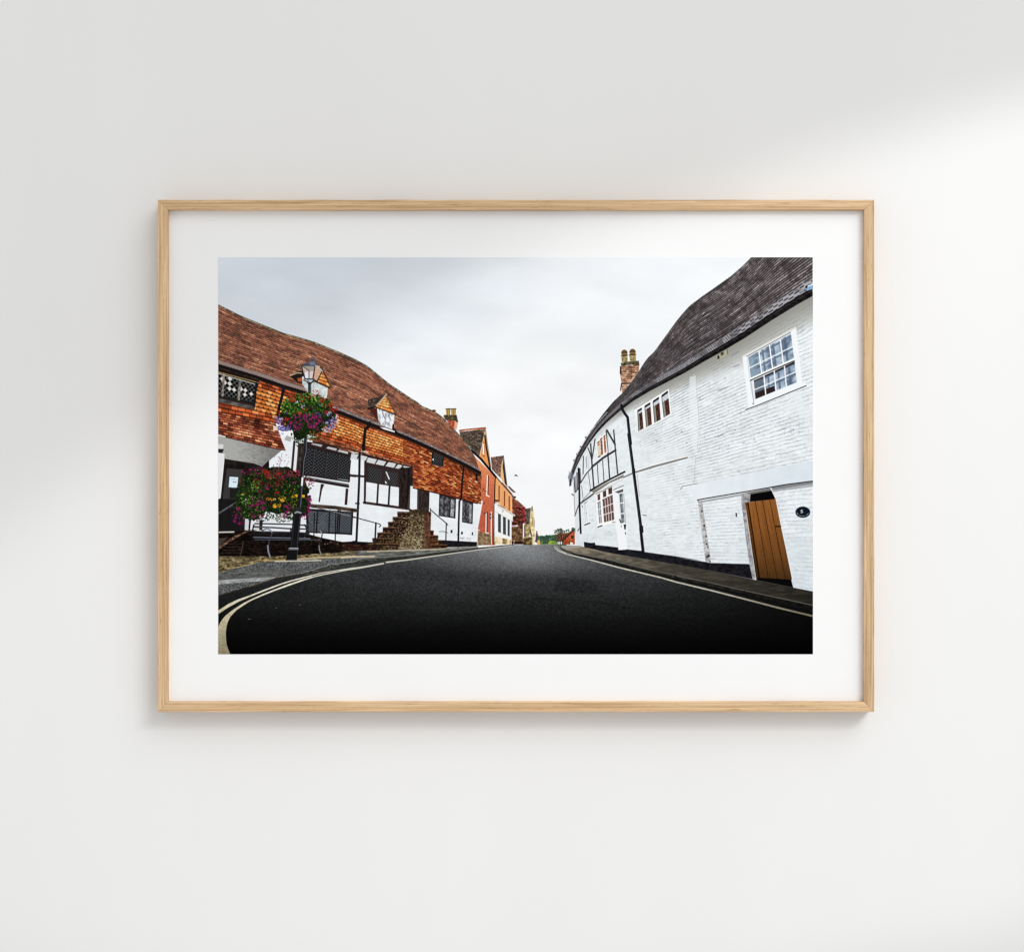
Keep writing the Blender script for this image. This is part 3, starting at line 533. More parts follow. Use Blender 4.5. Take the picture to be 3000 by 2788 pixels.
fill(F(655, 45, 810, 325, 640, 262, 512, 212), tiles(quad_uv(F(560, 40, 700, 40, 815, 328, 508, 210)), 8, 8, STR, .3, 65)); stroke(F(512, 190, 590, 110, 660, 25), 4.8, (196, 164, 134)); stroke(F(668, 35, 730, 160, 812, 322), 3.8, (116, 82, 66)); stroke(F(655, 60, 720, 170, 795, 320), 1.6, (46, 26, 22)); stroke(F(515, 222, 640, 268, 800, 330), 2.0, (56, 30, 22))
fill(F(560, 500, 640, 512, 782, 562, 780, 582, 620, 535), (240, 242, 244)); stroke(F(760, 470, 755, 520, 800, 570), 5, (22, 18, 18))
# chimney behind the ridge
fill(F(1530, 395, 1655, 402, 1648, 530, 1590, 500, 1560, 440), tiles(quad_uv(F(1530, 390, 1655, 400, 1650, 540, 1530, 530)), 8, 5, [(.1, (130, 46, 34)), (.5, (172, 70, 50)), (.9, (206, 104, 78))], .6, 66)); fill(F(1650, 400, 1702, 425, 1682, 530, 1668, 548, 1648, 530), (226, 164, 122))
fill(F(1488, 345, 1500, 325, 1682, 325, 1705, 425, 1690, 435, 1655, 408, 1520, 400), mottle([(.2, (52, 46, 34)), (.6, (98, 86, 60)), (.9, (130, 116, 84))], 5, 67))
for a, b in ((1526, 1592), (1602, 1672)): fill(F(a, 240, b, 236, b - 5, 328, a + 5, 328), lambda X, Y: mix(rgb(196, 160, 84) * np.ones(X.shape + (1,)), rgb(112, 90, 44), np.abs(np.sin(X * .55)) * .6)); stroke(F(a, 240, b, 236), 2.8, (84, 66, 36))
dot(*F(1350, 268)[0], 6, 4, (96, 56, 46))

# ---- steps, railings, bench wall
stp = G(820, 738, 985, 742, 1010, 704, 1040, 712, 1110, 705, 1310, 748, 1302, 1010, 1347, 1014, 1345, 1078, 1412, 1086, 1410, 1158, 1472, 1166, 1476, 1218, 1540, 1226, 1545, 1268, 1300, 1278, 1050, 1290, 560, 1300, 380, 1242, 385, 1208, 458, 1200, 455, 1125, 525, 1120, 530, 1045, 605, 1040, 610, 966, 685, 964, 685, 888, 750, 888, 755, 818, 820, 814)
def stone(X, Y):
    n = fbm(X / 3.4, Y / 2.2, 81, 4); l = np.exp(-((X - 586) / 40) ** 2 - ((Y - 800) / 60) ** 2)
    c = ramp((n - .5) * 1.9 + .36 + .20 * l, [(0, (16, 10, 8)), (.4, (48, 33, 25)), (.62, (84, 62, 46)), (.82, (136, 112, 86)), (1, (206, 190, 160))])
    c = mix(c, c * rgb(1.05, .78, .66), np.clip((X - 606) / 16, 0, 1)); c = mix(c, rgb(120, 110, 44), np.clip((fbm(X / 9, Y / 6, 83, 3) - .55) * 4, 0, .45) * (Y > 815))
    return c
fill(stp, stone)
def rubble(X, Y):
    n = fbm(X / 3.2, Y / 2.4, 86, 3); w = np.clip(1 - np.abs(vn(X / 4.5, Y / 3.2, 87) - .5) / .12, 0, 1)
    c = ramp((n - .5) * 1.7 + .45 + .22 * np.clip((Y - 770) / 60, -1, 1), [(0, (30, 21, 14)), (.35, (70, 52, 36)), (.6, (112, 97, 74)), (.85, (152, 137, 108)), (1, (194, 180, 148))])
    c = c * (1 - .35 * w)[..., None]; c = mix(c, rgb(92, 88, 44), np.clip((fbm(X / 12, Y / 9, 90, 3) - .54) * 4, 0, .35))
    return mix(c, ramp((fbm(X / 3, Y / 1.6, 89, 3) - .5) * 2 + .5, [(0, (40, 24, 19)), (.5, (84, 50, 38)), (1, (130, 88, 68))]), np.clip((X - 598) / 12, 0, .9))
fill(G(1000, 720, 1040, 714, 1110, 708, 1310, 748, 1302, 1010, 1296, 1278, 1050, 1290, 846, 1292, 850, 1240, 868, 1180, 900, 1110, 938, 1030, 966, 940, 985, 850), rubble)
fill(G(990, 716, 1110, 704, 1312, 746, 1308, 800, 1100, 760, 985, 790), (44, 32, 25), .55)
for x0, x1, y in ((820, 1000, 760), (752, 900, 832), (686, 850, 905), (610, 800, 982), (530, 760, 1060), (458, 740, 1140), (385, 820, 1215), (1302, 1347, 1030), (1302, 1412, 1100), (1302, 1472, 1172), (1302, 1540, 1230)):
    stroke(G(x0, y - 12, x1, y - 8), 2.6, (112, 80, 62), a=.8); stroke(G(x0, y + 8, x1, y + 12), 2.6, (24, 15, 12), a=.85)
fill(G(0, 1198, 220, 1215, 460, 1242, 560, 1300, 500, 1322, 0, 1335), mottle([(.2, (26, 14, 12)), (.6, (58, 34, 27)), (.9, (92, 60, 48))], 3, 84, 2))
stroke(G(130, 800, 330, 858, 520, 908, 568, 925, 578, 945, 555, 962), 2.6, (34, 32, 35)); stroke(G(506, 905, 490, 1245), 4.6, (30, 28, 30)); stroke(G(1300, 710, 1420, 815, 1540, 915), 2.6, (30, 28, 30)); stroke(G(1300, 690, 1298, 740), 2, (30, 28, 30)); stroke(G(1532, 910, 1524, 1180), 3.2, (32, 30, 32)); stroke(G(1430, 1032, 1480, 1026, 1552, 1046), 1.8, (70, 68, 70)); stroke(G(1540, 915, 1555, 938), 2, (34, 32, 34))
fill(G(0, 805, 0, 1050, 140, 1060, 150, 760, 0, 745), (52, 58, 64)); lattice(G(0, 760, 150, 768, 140, 1045, 0, 1035), 3.2, 6.5, (104, 110, 116), (50, 56, 62), .1); stroke(G(165, 755, 148, 1070), 5, (34, 28, 28)); stroke(G(0, 1055, 150, 1070), 4, (34, 28, 28)); stroke(G(0, 775, 130, 800), 1.8, (150, 152, 156))

# ---- ground on the left
fill(np.r_[D(-5, 50, 1100, 10, 1989, -10), G(560, 1300, 1300, 1276, 1990, 1244, 1990, 1300, 1000, 1440, 0, 1600), D(1200, 420, 0, 800)], mottle([(.2, (70, 70, 68)), (.6, (104, 104, 100)), (.9, (140, 138, 130))], 5, 85, 3))
fill(D(-5, 58, 500, 62, 1000, 30, 1989, -8, 1989, 60, 1600, 85, 1150, 120, 800, 142, 600, 150, 350, 215, 120, 275, -5, 318), mottle([(.15, (56, 48, 32)), (.45, (98, 86, 60)), (.7, (124, 110, 80)), (.95, (176, 158, 116))], 3.0, 86, 2.4, gain=1.8))
stroke(D(0, 275, 120, 250, 350, 215, 600, 155), 2.4, (196, 178, 130), a=.7); stroke(D(0, 262, 110, 262), 3, (34, 28, 18)); stroke(D(640, 128, 980, 125), 3.4, (196, 168, 104), a=.7)
stroke(D(830, 142, 1150, 138, 1500, 128), 4.0, (196, 192, 176)); stroke(D(1150, 112, 1500, 85, 1989, 70), 5.0, (178, 164, 130)); stroke(G(0, 1412, 180, 1395, 480, 1390), 5, (206, 192, 160), a=.85); stroke(G(380, 1322, 800, 1308, 1500, 1285), 4, (196, 182, 152), a=.8); stroke(G(0, 1375, 400, 1350, 900, 1340), 4, (96, 94, 92), a=.7); stroke(G(1500, 1275, 1990, 1252), 3, (170, 164, 152), a=.7)
fill(D(-5, 322, 300, 232, 600, 158, 850, 150, 1500, 135, 1989, 90, 1989, 150, 1620, 196, 1200, 322, 850, 375, 450, 510, -5, 645), lambda X, Y: mottle([(.2, (56, 58, 58)), (.5, (82, 84, 84)), (.85, (124, 126, 126))], 2.2, 87, 1.6, gain=1.5)(X, Y))
fill(D(-5, 330, 300, 300, 700, 260, 1100, 280, 850, 366, 500, 395, -5, 418), mottle([(.2, (74, 75, 72)), (.8, (106, 107, 103))], 6, 88, 4), .7)
fill(D(-5, 418, 400, 388, 850, 368, 690, 425, 300, 450, -5, 478), mottle([(.2, (124, 126, 126)), (.8, (172, 174, 174))], 3, 89, 3)); stroke(D(300, 324, 385, 318), 2.6, (36, 36, 35))

# ---- road
hz = 842.5
def road(X, Y):
    t = (Y - 838) / (H - 838)
    g = np.interp(t, [0, .03, .08, .16, .27, .4, .55, .72, .88, 1], [134, 124, 108, 88, 66, 49, 34, 19, 9, 4])
    cx = np.exp(-((X - (850 + 180 * t)) / (150 + 1300 * t)) ** 2)
    g = g * (.62 + .42 * cx) * np.interp(X, [0, 300, 1200, 1742], [.95, 1.0, .9, .5])
    g = g * (1 + .28 * np.exp(-((X - 930 - (Y - 880) * .9) / 130) ** 2 - ((Y - 890) / 40) ** 2) - .2 * np.exp(-((Y - 935 - (X - 800) * .06) / 22) ** 2 - ((X - 700) / 330) ** 2))
    g = g * (1 + .16 * (fbm(X / 260 + Y / 300, Y / 60, 92, 3) - .5) * 2)
    gr = (vn(X / 2.2, Y / 1.7, 93) - .5) * 30 + (fbm(X / 5, Y / 3.5, 98, 2) - .5) * 16 + (hsh(X, Y, 94) - .5) * 8
    gr = gr + 46 * (vn(X / 2.4, Y / 2, 97) > .975) * t
    g = np.clip(g + gr * np.clip(g / 45, .1, 1.0), 0, 255)
    return np.stack([g * .98, g, g * 1.02], -1)
kerbL = np.r_[D(-5, 645, 200, 590, 450, 515, 850, 385, 1200, 322, 1620, 196, 1989, 152), G(300, 1435, 900, 1392, 1400, 1335, 1990, 1268), I(700, 1316, 960, 1296, 1090, 1300)]
kerbR = np.r_[I(1865, 1305), R(330, 118, 350, 145, 480, 195, 680, 240, 850, 275, 1100, 340, 1300, 392, 1680, 490, 1989, 560), Q(430, 475, 1000, 610, 1989, 830, 2000, 840)]
fill(np.r_[kerbL, I(1430, 1300, 1640, 1298, 1850, 1296), kerbR, [[W + 2, H + 2], [-2, H + 2]]], road)
# left kerb face
fill(np.r_[D(1180, 330, 1620, 196, 1989, 150), G(300, 1432, 900, 1390, 1400, 1332, 1990, 1264), I(700, 1312, 960, 1292), I(960, 1304, 700, 1330, 300, 1375), G(1990, 1285, 1400, 1368, 900, 1432, 300, 1490, 0, 1530), D(1650, 260, 1350, 330)], mottle([(.2, (40, 40, 36)), (.6, (66, 65, 58)), (.9, (100, 98, 90))], 3, 95, 3))
stroke(np.r_[D(1200, 318, 1620, 190, 1989, 142), G(300, 1422, 900, 1380, 1990, 1258)], 2.4, (120, 124, 124)); stroke(np.r_[D(0, 640, 200, 585, 450, 510, 850, 386, 1200, 325)], 2.2, (46, 34, 24)); stroke(D(450, 512, 850, 375, 1180, 322), 1.8, (128, 112, 92), a=.6); stroke(np.r_[G(0, 1520, 300, 1478, 900, 1420, 1990, 1280)], 2.6, (30, 30, 29)); stroke(D(1650, 190, 1655, 245), 2, (26, 26, 24))
# yellow lines
Yv = view(640, 1690, 300)
def paint(X, Y): return mottle([(.15, (.90, .90, .89)), (.85, (1.05, 1.05, 1.05))], 5, 96, 1.5, grain=.05)(X, Y) * ramp(Y, [(880, (222, 218, 202)), (980, (236, 231, 212)), (1030, (206, 196, 166)), (1162, (138, 130, 104))])
fill(np.r_[Yv(-5, 652, 200, 520, 380, 435, 600, 360, 900, 242, 1180, 137, 1400, 66, 1600, 15), D(1500, 304, 1989, 226, 1989, 236, 1500, 317), Yv(1700, 13, 1420, 88, 1200, 158, 900, 273, 620, 383, 400, 478, 200, 588, -5, 725)], paint)
fill(np.r_[Yv(-5, 1500, -5, 985, 20, 920, 60, 850, 100, 795, 150, 740, 220, 685, 300, 625, 480, 510, 650, 425, 860, 332, 1100, 237, 1350, 142, 1650, 42, 1780, 2), D(1550, 320, 1989, 239, 1989, 250, 1550, 336), Yv(1880, 0, 1650, 74, 1350, 179, 1100, 269, 860, 364, 640, 459, 450, 579, 360, 640, 300, 700, 250, 755, 220, 800, 188, 870, 165, 950, 153, 1030, 148, 1110, 152, 1200, 162, 1300, 190, 1392, 235, 1500)], paint)
stroke(S(0, 322, 220, 290, 440, 250), 6.0, (206, 202, 188), 4.2); stroke(S(470, 238, 700, 212, 950, 176, 1400, 112, 1780, 68), 4.6, (198, 194, 180), 1.4)
# right kerb, pavement, line
pavR = np.r_[R(320, 112, 400, 108, 560, 112, 720, 160, 960, 208, 1300, 265, 1989, 388), Q(500, 275, 1105, 402, 1700, 522, 2000, 580, 2000, 790, 1000, 572, 430, 442, 0, 358), R(1680, 462, 1300, 380, 850, 268, 480, 198, 350, 148)]
fill(pavR, lambda X, Y: mottle([(.15, (88, 83, 74)), (.5, (106, 99, 87)), (.85, (132, 123, 106))], 5, 98, 5)(X, Y) * np.interp(X, [960, 1100, 1340, 1742], [1.3, .98, .62, .34])[..., None])
fill(R(330, 112, 560, 112, 620, 130, 400, 150, 350, 140), (176, 174, 172), .7); stroke(R(520, 150, 700, 160, 900, 215), 3, (176, 150, 112), a=.5)
fill(np.r_[R(325, 118, 350, 146, 480, 196, 850, 266, 1300, 378, 1680, 460), Q(0, 352, 430, 436, 1000, 566, 2000, 782, 2000, 880, 1000, 640, 430, 505, 0, 405), R(1680, 520, 1300, 425, 850, 305, 480, 215, 340, 160)], lambda X, Y: mottle([(.2, (26, 26, 25)), (.6, (46, 45, 42)), (.9, (72, 70, 64))], 3, 99, 3)(X, Y) * np.interp(X, [960, 1340, 1742], [1.1, .8, .35])[..., None])
stroke(np.r_[R(480, 198, 850, 268, 1300, 380, 1680, 462), Q(0, 354, 430, 438, 1000, 568, 1989, 780)], 2.0, (112, 108, 98), 2.8, a=.75); stroke(np.r_[R(480, 213, 850, 300, 1300, 418), Q(0, 400, 430, 500, 1000, 635, 1989, 870)], 3, (14, 14, 14), 5)
for q in (Q(425, 435, 415, 495), Q(992, 566, 982, 630), R(1668, 460, 1662, 490), R(850, 266, 848, 290)): stroke(q, 2.2, (16, 16, 16))
def lineR(X, Y): return paint(X, Y) * np.interp(X, [950, 1200, 1742], [1, .92, .60])[..., None]
stroke(R(262, 118, 264, 140, 300, 172, 400, 212, 560, 250, 700, 285, 1000, 365), 1.8, lineR, 3.6); stroke(np.r_[R(1000, 365, 1500, 485), Q(0, 442, 500, 562, 1000, 690, 1500, 820, 2000, 940)], 3.6, lineR, 5.6); stroke(R(285, 118, 290, 138, 330, 172, 400, 204), 1.6, (206, 202, 186))
stroke(R(0, 735, 250, 735, 520, 745, 850, 790, 1200, 850), 2.4, (10, 10, 11), a=.4)
for q, w_ in ((S(300, 420, 700, 400, 1150, 430), 1.4), (S(1150, 430, 1240, 470, 1500, 480), 1.2), (R(150, 330, 420, 420, 560, 560), 1.3), (S(500, 700, 900, 660, 1300, 700, 1700, 690), 1.6), (R(700, 620, 1100, 700, 1500, 820), 1.4)): stroke(q, w_, (14, 14, 15), a=.35)
fill(S(1120, 300, 1560, 290, 1700, 400, 1240, 420), (96, 98, 101), .07); fill(R(300, 480, 700, 520, 800, 680, 250, 640), (8, 8, 9), .18)
stroke(S(1780, 600, 1900, 660, 1989, 700), 2.4, (14, 14, 15), a=.4)
foliage(R(0, 745, 500, 755, 850, 810, 500, 900, 0, 880), [(50, 50, 52), (38, 38, 40), (12, 12, 13)], 170, 1.1, 13)
for q in ((845, 820), (465, 980), (440, 985), (1190, 775)): dot(*D(*q)[0], 1.3, .9, (150, 150, 146))

# ---- white house on the right: wall
eave = curve(O(1176, 762, 1184, 735, 1197, 700, 1215, 662, 1240, 620, 1270, 580, 1300, 548, 1340, 512, 1390, 474, 1440, 444, 1500, 412, 1560, 380, 1620, 344, 1700, 298, 1760, 262, 1850, 202, 1940, 146, 1990, 118), 3)
xe = np.arange(1032, W + 1, 3).clip(0, W - 1)
wl = lambda X, Y: mix(rgb(230, 235, 238) * np.ones(X.shape + (1,)), rgb(196, 208, 216), np.clip((Y - 690) / 500, 0, 1) * np.clip((X - 1300) / 300, .2, 1))
big = bricks(wl, (120, 128, 134), 500, 850, .0102, 26, .85, 101, 9, .7); far = bricks(wl, (158, 166, 172), 800, 822, .0135, 16, .45, 102, 9, .6)
def wallR(X, Y):
    c = mix(far(X, Y), big(X, Y), (X - 1235) / 30)
    sm = np.clip((1400 - X) / 40, 0, 1) * np.clip((Y - 520) / 60, 0, 1) * np.clip((fbm(X / 60, Y / 45, 106, 3) - .34) * 5, 0, 1) * .75 + .7 * np.clip((fbm(X / 80, Y / 50, 107, 3) - .56) * 8, 0, 1)
    pl = wl(X, Y) - 3 + ((fbm(X / 9, Y / 6, 108, 4) - .5) * 26 + (hsh(X, Y, 9) - .5) * 8)[..., None]
    c = mix(c, pl, np.clip(sm, 0, .9))
    c = mix(c, rgb(176, 178, 176), np.clip((fbm(X / 30 + 3, Y / 14, 109, 4) - .55) * 1.6, 0, .14))
    i = np.clip(X.astype(int), 0, W - 1); e = Y - eave[i]
    c = mix(c, rgb(138, 137, 130), np.clip(1 - (np.maximum(e, 0) / np.interp(X, [1040, 1250, 1500, 1742], [12, 36, 88, 108])) ** 1.6, 0, 1) * .92 * np.clip((X - 1080) / 100, .2, 1))
    rough = np.clip((vn(X / 5, Y / 3.2, 103) - .80) * 6, 0, 1) * np.clip(1.3 - np.abs(Y - 800) / 120, 0, 1)
    return mix(c, rgb(160, 166, 170), rough * .4)
fill(np.r_[np.c_[xe, eave[xe]], [[W + 1, 100]], Q(2000, 575, 1700, 520, 1105, 380, 500, 230, 0, 150), R(1300, 225, 960, 170, 740, 130, 600, 110), J(640, 1305, 580, 1290, 565, 900, 545, 400, 530, 140)], wallR)
fill(J(530, 130, 640, 0, 640, 480, 650, 1300, 580, 1290, 565, 900, 545, 400), (216, 218, 224), .6)
# black plinth
fill(np.r_[J(735, 1240, 860, 1262, 950, 1255, 960, 1302, 1200, 1325, 1400, 1350, 1405, 1400, 1480, 1395, 1570, 1384, 1700, 1400, 1860, 1415), R(1300, 185, 1660, 235, 1989, 290), Q(0, 85, 430, 150, 500, 165, 1065, 180, 1110, 400, 500, 275, 0, 195), R(1989, 388, 1300, 265, 960, 208, 740, 162, 605, 128)], lambda X, Y: mottle([(.2, (14, 14, 17)), (.7, (32, 31, 36))], 4, 105, 1.5, grain=8)(X, Y))
# roof
rtop = curve(np.r_[O(1172, 752, 1180, 712, 1200, 660, 1230, 608, 1250, 574, 1290, 520, 1320, 484), K(860, 760, 950, 650, 1080, 480, 1170, 330, 1235, 240, 1330, 150), M(0, 930, 90, 820, 190, 710, 360, 580, 520, 470, 800, 270, 960, 130, 1090, 0), O(1850, -75, 1989, -210)], 3)
uvR = strip_uv(rtop, eave, 1.0, np.interp(np.arange(W), [1030, 1120, 1250, 1400, 1742], [26, 60, 120, 190, 260]))
rr = tiles(uvR, 31, 26, [(.1, (48, 44, 46)), (.4, (69, 64, 66)), (.65, (86, 81, 82)), (.88, (114, 107, 108)), (.98, (164, 154, 152))], .2, 110, 0, .6, .04, None, .55)
def roofR(X, Y):
    c = rr(X, Y); n = fbm(X / 22 - Y / 50, Y / 22, 112, 4)
    c = mix(c, rgb(46, 40, 40), np.clip((n - .54) * 4, 0, .45)); c = mix(c, rgb(86, 68, 66), np.clip((fbm(X / 10, Y / 9, 113, 3) - .62) * 5, 0, .3))
    return c * np.interp(X, [1030, 1300, 1742], [.8, 1.0, 1.12])[..., None]
fill(area_poly(rtop, eave, 1028, W - 1), roofR)
fill(area_poly(rtop, rtop + 3, 1028, 1560), (52, 46, 48), .6)
def ebnd(d0, d1, xa, xb, col): fill(area_poly(eave + d0, eave + d1, xa, xb), col)
wE = np.interp(np.arange(W), [1030, 1150, 1330, 1500, 1742], [5, 8, 12, 17, 21])
def pier2(X, Y):
    i = np.clip(X.astype(int), 0, W - 1); e = (eave[i] - Y) / wE[i]; s = X / (wE[i] * .62)
    d = ((np.mod(s + np.floor(e * 3) * .5, 1) < .45) & (np.mod(e * 3, 1) < .62)).astype(np.float32)
    c = mix(rgb(150, 148, 154) * np.ones(X.shape + (1,)), rgb(32, 29, 31), d * .95)
    return mix(c, rgb(66, 62, 64), np.clip((vn(X / 16, Y / 16, 115) - .5) * 2.2, 0, .5)) * np.interp(X, [1030, 1200, 1742], [.8, .95, 1.12])[..., None]
fill(area_poly(eave - wE * 2.0, eave - wE * .5, 1040, W - 1), pier2)
fill(area_poly(eave - wE * .75, eave + wE * .42, 1030, W - 1), mottle([(.25, (14, 13, 14)), (.75, (34, 31, 31))], 6, 116, 2, grain=8)); stroke(np.c_[np.arange(1150, W, 5), (eave - wE * .35)[1150:W:5]], 1.1, (92, 90, 94), a=.7)
fill(M(1880, 455, 1900, 420, 1960, 395, 1989, 390, 1989, 460, 1900, 490), (132, 164, 200)); stroke(M(1905, 425, 1985, 395), 3.2, (236, 242, 248)); stroke(M(1820, 360, 1870, 400, 1850, 480, 1800, 505), 2.6, (170, 172, 176)); fill(M(1880, 420, 1920, 400, 1900, 450, 1875, 450), (20, 18, 20))
# scaffolding-like snow guards at the far end
for x, y, r in ((285, 110, 3.2), (205, 240, 2.6), (150, 350, 2.2), (110, 440, 2.6)): dot(*L(x, y)[0], r, r * 1.1, (104, 92, 96))
stroke(L(35, 760, 60, 640, 120, 430, 200, 240, 290, 110, 420, -60), 1.4, (196, 204, 214)); stroke(L(28, 700, 45, 600), 4, (196, 208, 224)); stroke(K(310, 1400, 470, 1225, 640, 1035), 1.4, (200, 204, 210))
fill(L(22, 680, 50, 620, 75, 600, 100, 690, 60, 810, 45, 790), (120, 126, 138), .8); stroke(L(60, 720, 62, 805), 3.5, (34, 32, 36))
# chimney
fill(K(845, 362, 1108, 335, 1104, 425, 1080, 480, 950, 640, 862, 762, 850, 600, 832, 480), tiles(quad_uv(K(830, 350, 1110, 330, 1110, 760, 850, 760)), 17, 7, [(.1, (122, 84, 64)), (.5, (168, 124, 96)), (.9, (214, 176, 146))], .55, 120)); fill(K(1000, 350, 940, 350, 960, 480, 1000, 560, 1010, 470), (70, 54, 46), .45); stroke(K(850, 620, 975, 610), 3, (40, 30, 28)); fill(K(830, 360, 850, 360, 850, 480, 825, 472), (46, 36, 36)); stroke(K(850, 620, 838, 715), 3, (44, 34, 34))
fill(K(838, 318, 940, 295, 1105, 283, 1112, 352, 1000, 340, 852, 362), mottle([(.2, (46, 42, 32)), (.6, (86, 78, 58)), (.9, (120, 108, 80))], 5, 121))
for a, b, ty in ((848, 938, 122), (965, 1060, 110)):
    fill(K(a, ty + 85, b, ty + 78, b + 2, ty + 178, a + 8, ty + 182), lambda X, Y: mottle([(.2, (112, 100, 64)), (.6, (160, 142, 98)), (.9, (194, 178, 132))], 4, 122)(X, Y)); c = K((a + b) / 2, ty + 48)[0]; dot(c[0], c[1], 9.2, 9.8, (104, 80, 52)); stroke(K(a + 5, ty + 40, b - 5, ty + 36), 1.6, (50, 38, 26)); stroke(K(a + 5, ty + 62, b - 5, ty + 58), 1.6, (160, 130, 90)); stroke(K(a, ty + 88, b, ty + 82), 2.6, (62, 50, 36))
fill(area_poly(rtop, rtop + 8, 1165, 1240), roofR)
# half timbering
TB = (52, 52, 55)
for q, w in (((578, 20, 600, 300, 628, 695), 3.8), ((688, 0, 705, 200, 745, 632), 3.8), ((372, 535, 540, 400, 715, 292), 6.0), ((588, 0, 640, 90, 708, 210), 5.0), ((352, 200, 372, 500, 398, 835), 4.0), ((416, 130, 395, 280, 370, 440), 3.2), ((312, 260, 340, 330, 372, 440), 3.0), ((246, 380, 242, 640), 2.6), ((450, 500, 466, 775), 2.2), ((526, 440, 546, 745), 2.2), ((204, 772, 290, 630, 372, 545), 3.2), ((196, 560, 206, 770), 2.6), ((220, 810, 240, 990), 1.2), ((320, 620, 350, 870), 1.4), ((280, 400, 290, 560), 2), ((310, 360, 322, 560), 1.4)): stroke(L(*q), w, TB)
fill(L(432, 165, 572, 32, 604, 325, 452, 432), (240, 241, 240))
for q in ((450, 185, 480, 160, 498, 385, 465, 402), (492, 135, 520, 112, 533, 352, 504, 368), (540, 95, 564, 74, 584, 322, 556, 338)): fill(L(*q), mottle([(.2, (110, 58, 36)), (.6, (190, 102, 58)), (.9, (226, 190, 150))], 5, 124, .5)); stroke([L(*q)[0], L(*q)[1]], 2.2, (44, 38, 36))
fill(L(455, 230, 484, 215, 492, 370, 468, 384), (214, 214, 196)); stroke(L(460, 390, 485, 378), 2.4, (60, 52, 46))
for q in ((108, 690, 135, 660, 150, 860, 128, 900), (150, 620, 172, 600, 176, 850, 158, 860)): fill(L(*q), (150, 146, 156)); stroke([L(*q)[0], L(*q)[3]], 2.2, (50, 48, 56))
stroke(L(130, 905, 172, 850), 2.6, (44, 44, 48)); stroke(L(80, 930, 100, 950), 3, (70, 70, 74)); stroke(L(108, 700, 112, 1000, 125, 1250), 1.6, (120, 124, 132)); stroke(L(180, 1085, 150, 1170, 122, 1250), 3, (84, 86, 92)); stroke(L(185, 1430, 165, 1470), 2.4, (60, 60, 64))
fill(L(255, 400, 320, 320, 325, 560, 260, 600), (226, 230, 232), .8); stroke(L(290, 390, 296, 540), 2.6, (160, 168, 172))
stroke(L(176, 560, 186, 800, 190, 1100, 208, 1500), 5.2, (22, 21, 25)); stroke(L(185, 1080, 250, 1030, 408, 915), 3.4, (32, 31, 34)); stroke(L(210, 1060, 260, 990, 345, 900), 1.8, (110, 112, 114)); stroke(L(212, 1075, 395, 945), 1.4, (150, 154, 156))
fill(L(352, 885, 600, 760, 838, 642, 822, 692, 620, 775, 410, 925), lambda X, Y: mix(rgb(168, 166, 156) * np.ones(X.shape + (1,)), rgb(104, 102, 96), (vn(X / 30, (Y + X * .5) / 4, 125)))); stroke(L(345, 882, 480, 800, 640, 712, 848, 606), 5.0, (26, 25, 28)); stroke(L(410, 925, 620, 790, 828, 705), 1.4, (240, 240, 238))
stroke(L(830, 688, 955, 632), 4.2, (124, 122, 116)); stroke(L(1008, 606, 1250, 528, 1500, 462, 1755, 400), 5.0, (124, 121, 115)); stroke(L(1008, 592, 1250, 514, 1500, 448, 1750, 384), 2.6, (246, 246, 246)); stroke(L(1010, 620, 1250, 545, 1500, 478, 1740, 412), 1.2, (84, 82, 78))
stroke(L(1660, 862, 1695, 818, 1780, 800, 1905, 778), 2.0, (120, 126, 130)); stroke(L(1885, 400, 1870, 560, 1855, 780), 1.4, (176, 184, 188)); stroke(np.r_[N(230, 370, 275, 400, 300, 740, 330, 1000, 330, 1130, 300, 1480)], 2.0, (190, 197, 201)); fill(N(190, 420, 275, 400, 300, 740, 330, 1130, 300, 1480, 240, 1480, 190, 1000), (232, 237, 239), .55)
# shop window
fill(J(975, 320, 1300, 165, 1310, 230, 1340, 840, 1000, 935), (243, 243, 243))
stroke(J(965, 310, 1100, 250, 1280, 155), 2.0, (96, 94, 90)); stroke(J(1308, 232, 1505, 148), 1.8, (66, 66, 66)); stroke(J(1290, 130, 1500, 30), 1.2, (170, 170, 168))
for q in ((1000, 335, 1048, 308, 1052, 422, 1006, 440), (1104, 278, 1166, 240, 1172, 358, 1110, 382), (1208, 218, 1282, 180, 1286, 302, 1214, 326)): fill(J(*q), mottle([(.2, (52, 36, 34)), (.7, (98, 64, 58))], 4, 126)); stroke([J(*q)[0], J(*q)[1]], 1.4, (34, 28, 28))
bq = J(1098, 432, 1292, 338, 1326, 812, 1130, 862); fill(bq, lambda X, Y: mix(rgb(120, 88, 86) * np.ones(X.shape + (1,)), rgb(58, 46, 46), (np.mod((X - 973) / 5.2 - Y * .02, 1) > .5) * .9) + ((hsh(X, Y, 3) - .5) * 16)[..., None])
ub = lambda u, v: (bq[0] * (1 - u) + bq[1] * u) * (1 - v) + (bq[3] * (1 - u) + bq[2] * u) * v
for v in (.33, .66): stroke([ub(0, v), ub(1, v)], 2.4, (236, 232, 230))
for u in (.24, .49, .74): stroke([ub(u, 0), ub(u, 1)], 1.9, (226, 214, 212))
lq = J(1002, 482, 1056, 456, 1086, 868, 1034, 882); fill(lq, (116, 124, 128)); stroke([(lq[0] + lq[1]) / 2, (lq[2] + lq[3]) / 2], 1.6, (232, 232, 232))
for v in (.33, .66): stroke([lq[0] * (1 - v) + lq[3] * v, lq[1] * (1 - v) + lq[2] * v], 2, (236, 236, 236))
stroke(J(1000, 482, 1056, 456), 1.4, (60, 60, 62)); stroke(J(1000, 930, 1180, 885, 1350, 850), 4.6, (246, 246, 246)); stroke(J(1010, 952, 1088, 926), 3.2, (44, 43, 44)); stroke(J(1292, 860, 1346, 857), 2.6, (120, 120, 118)); stroke(J(1095, 425, 1290, 335), 1.8, (60, 50, 50))
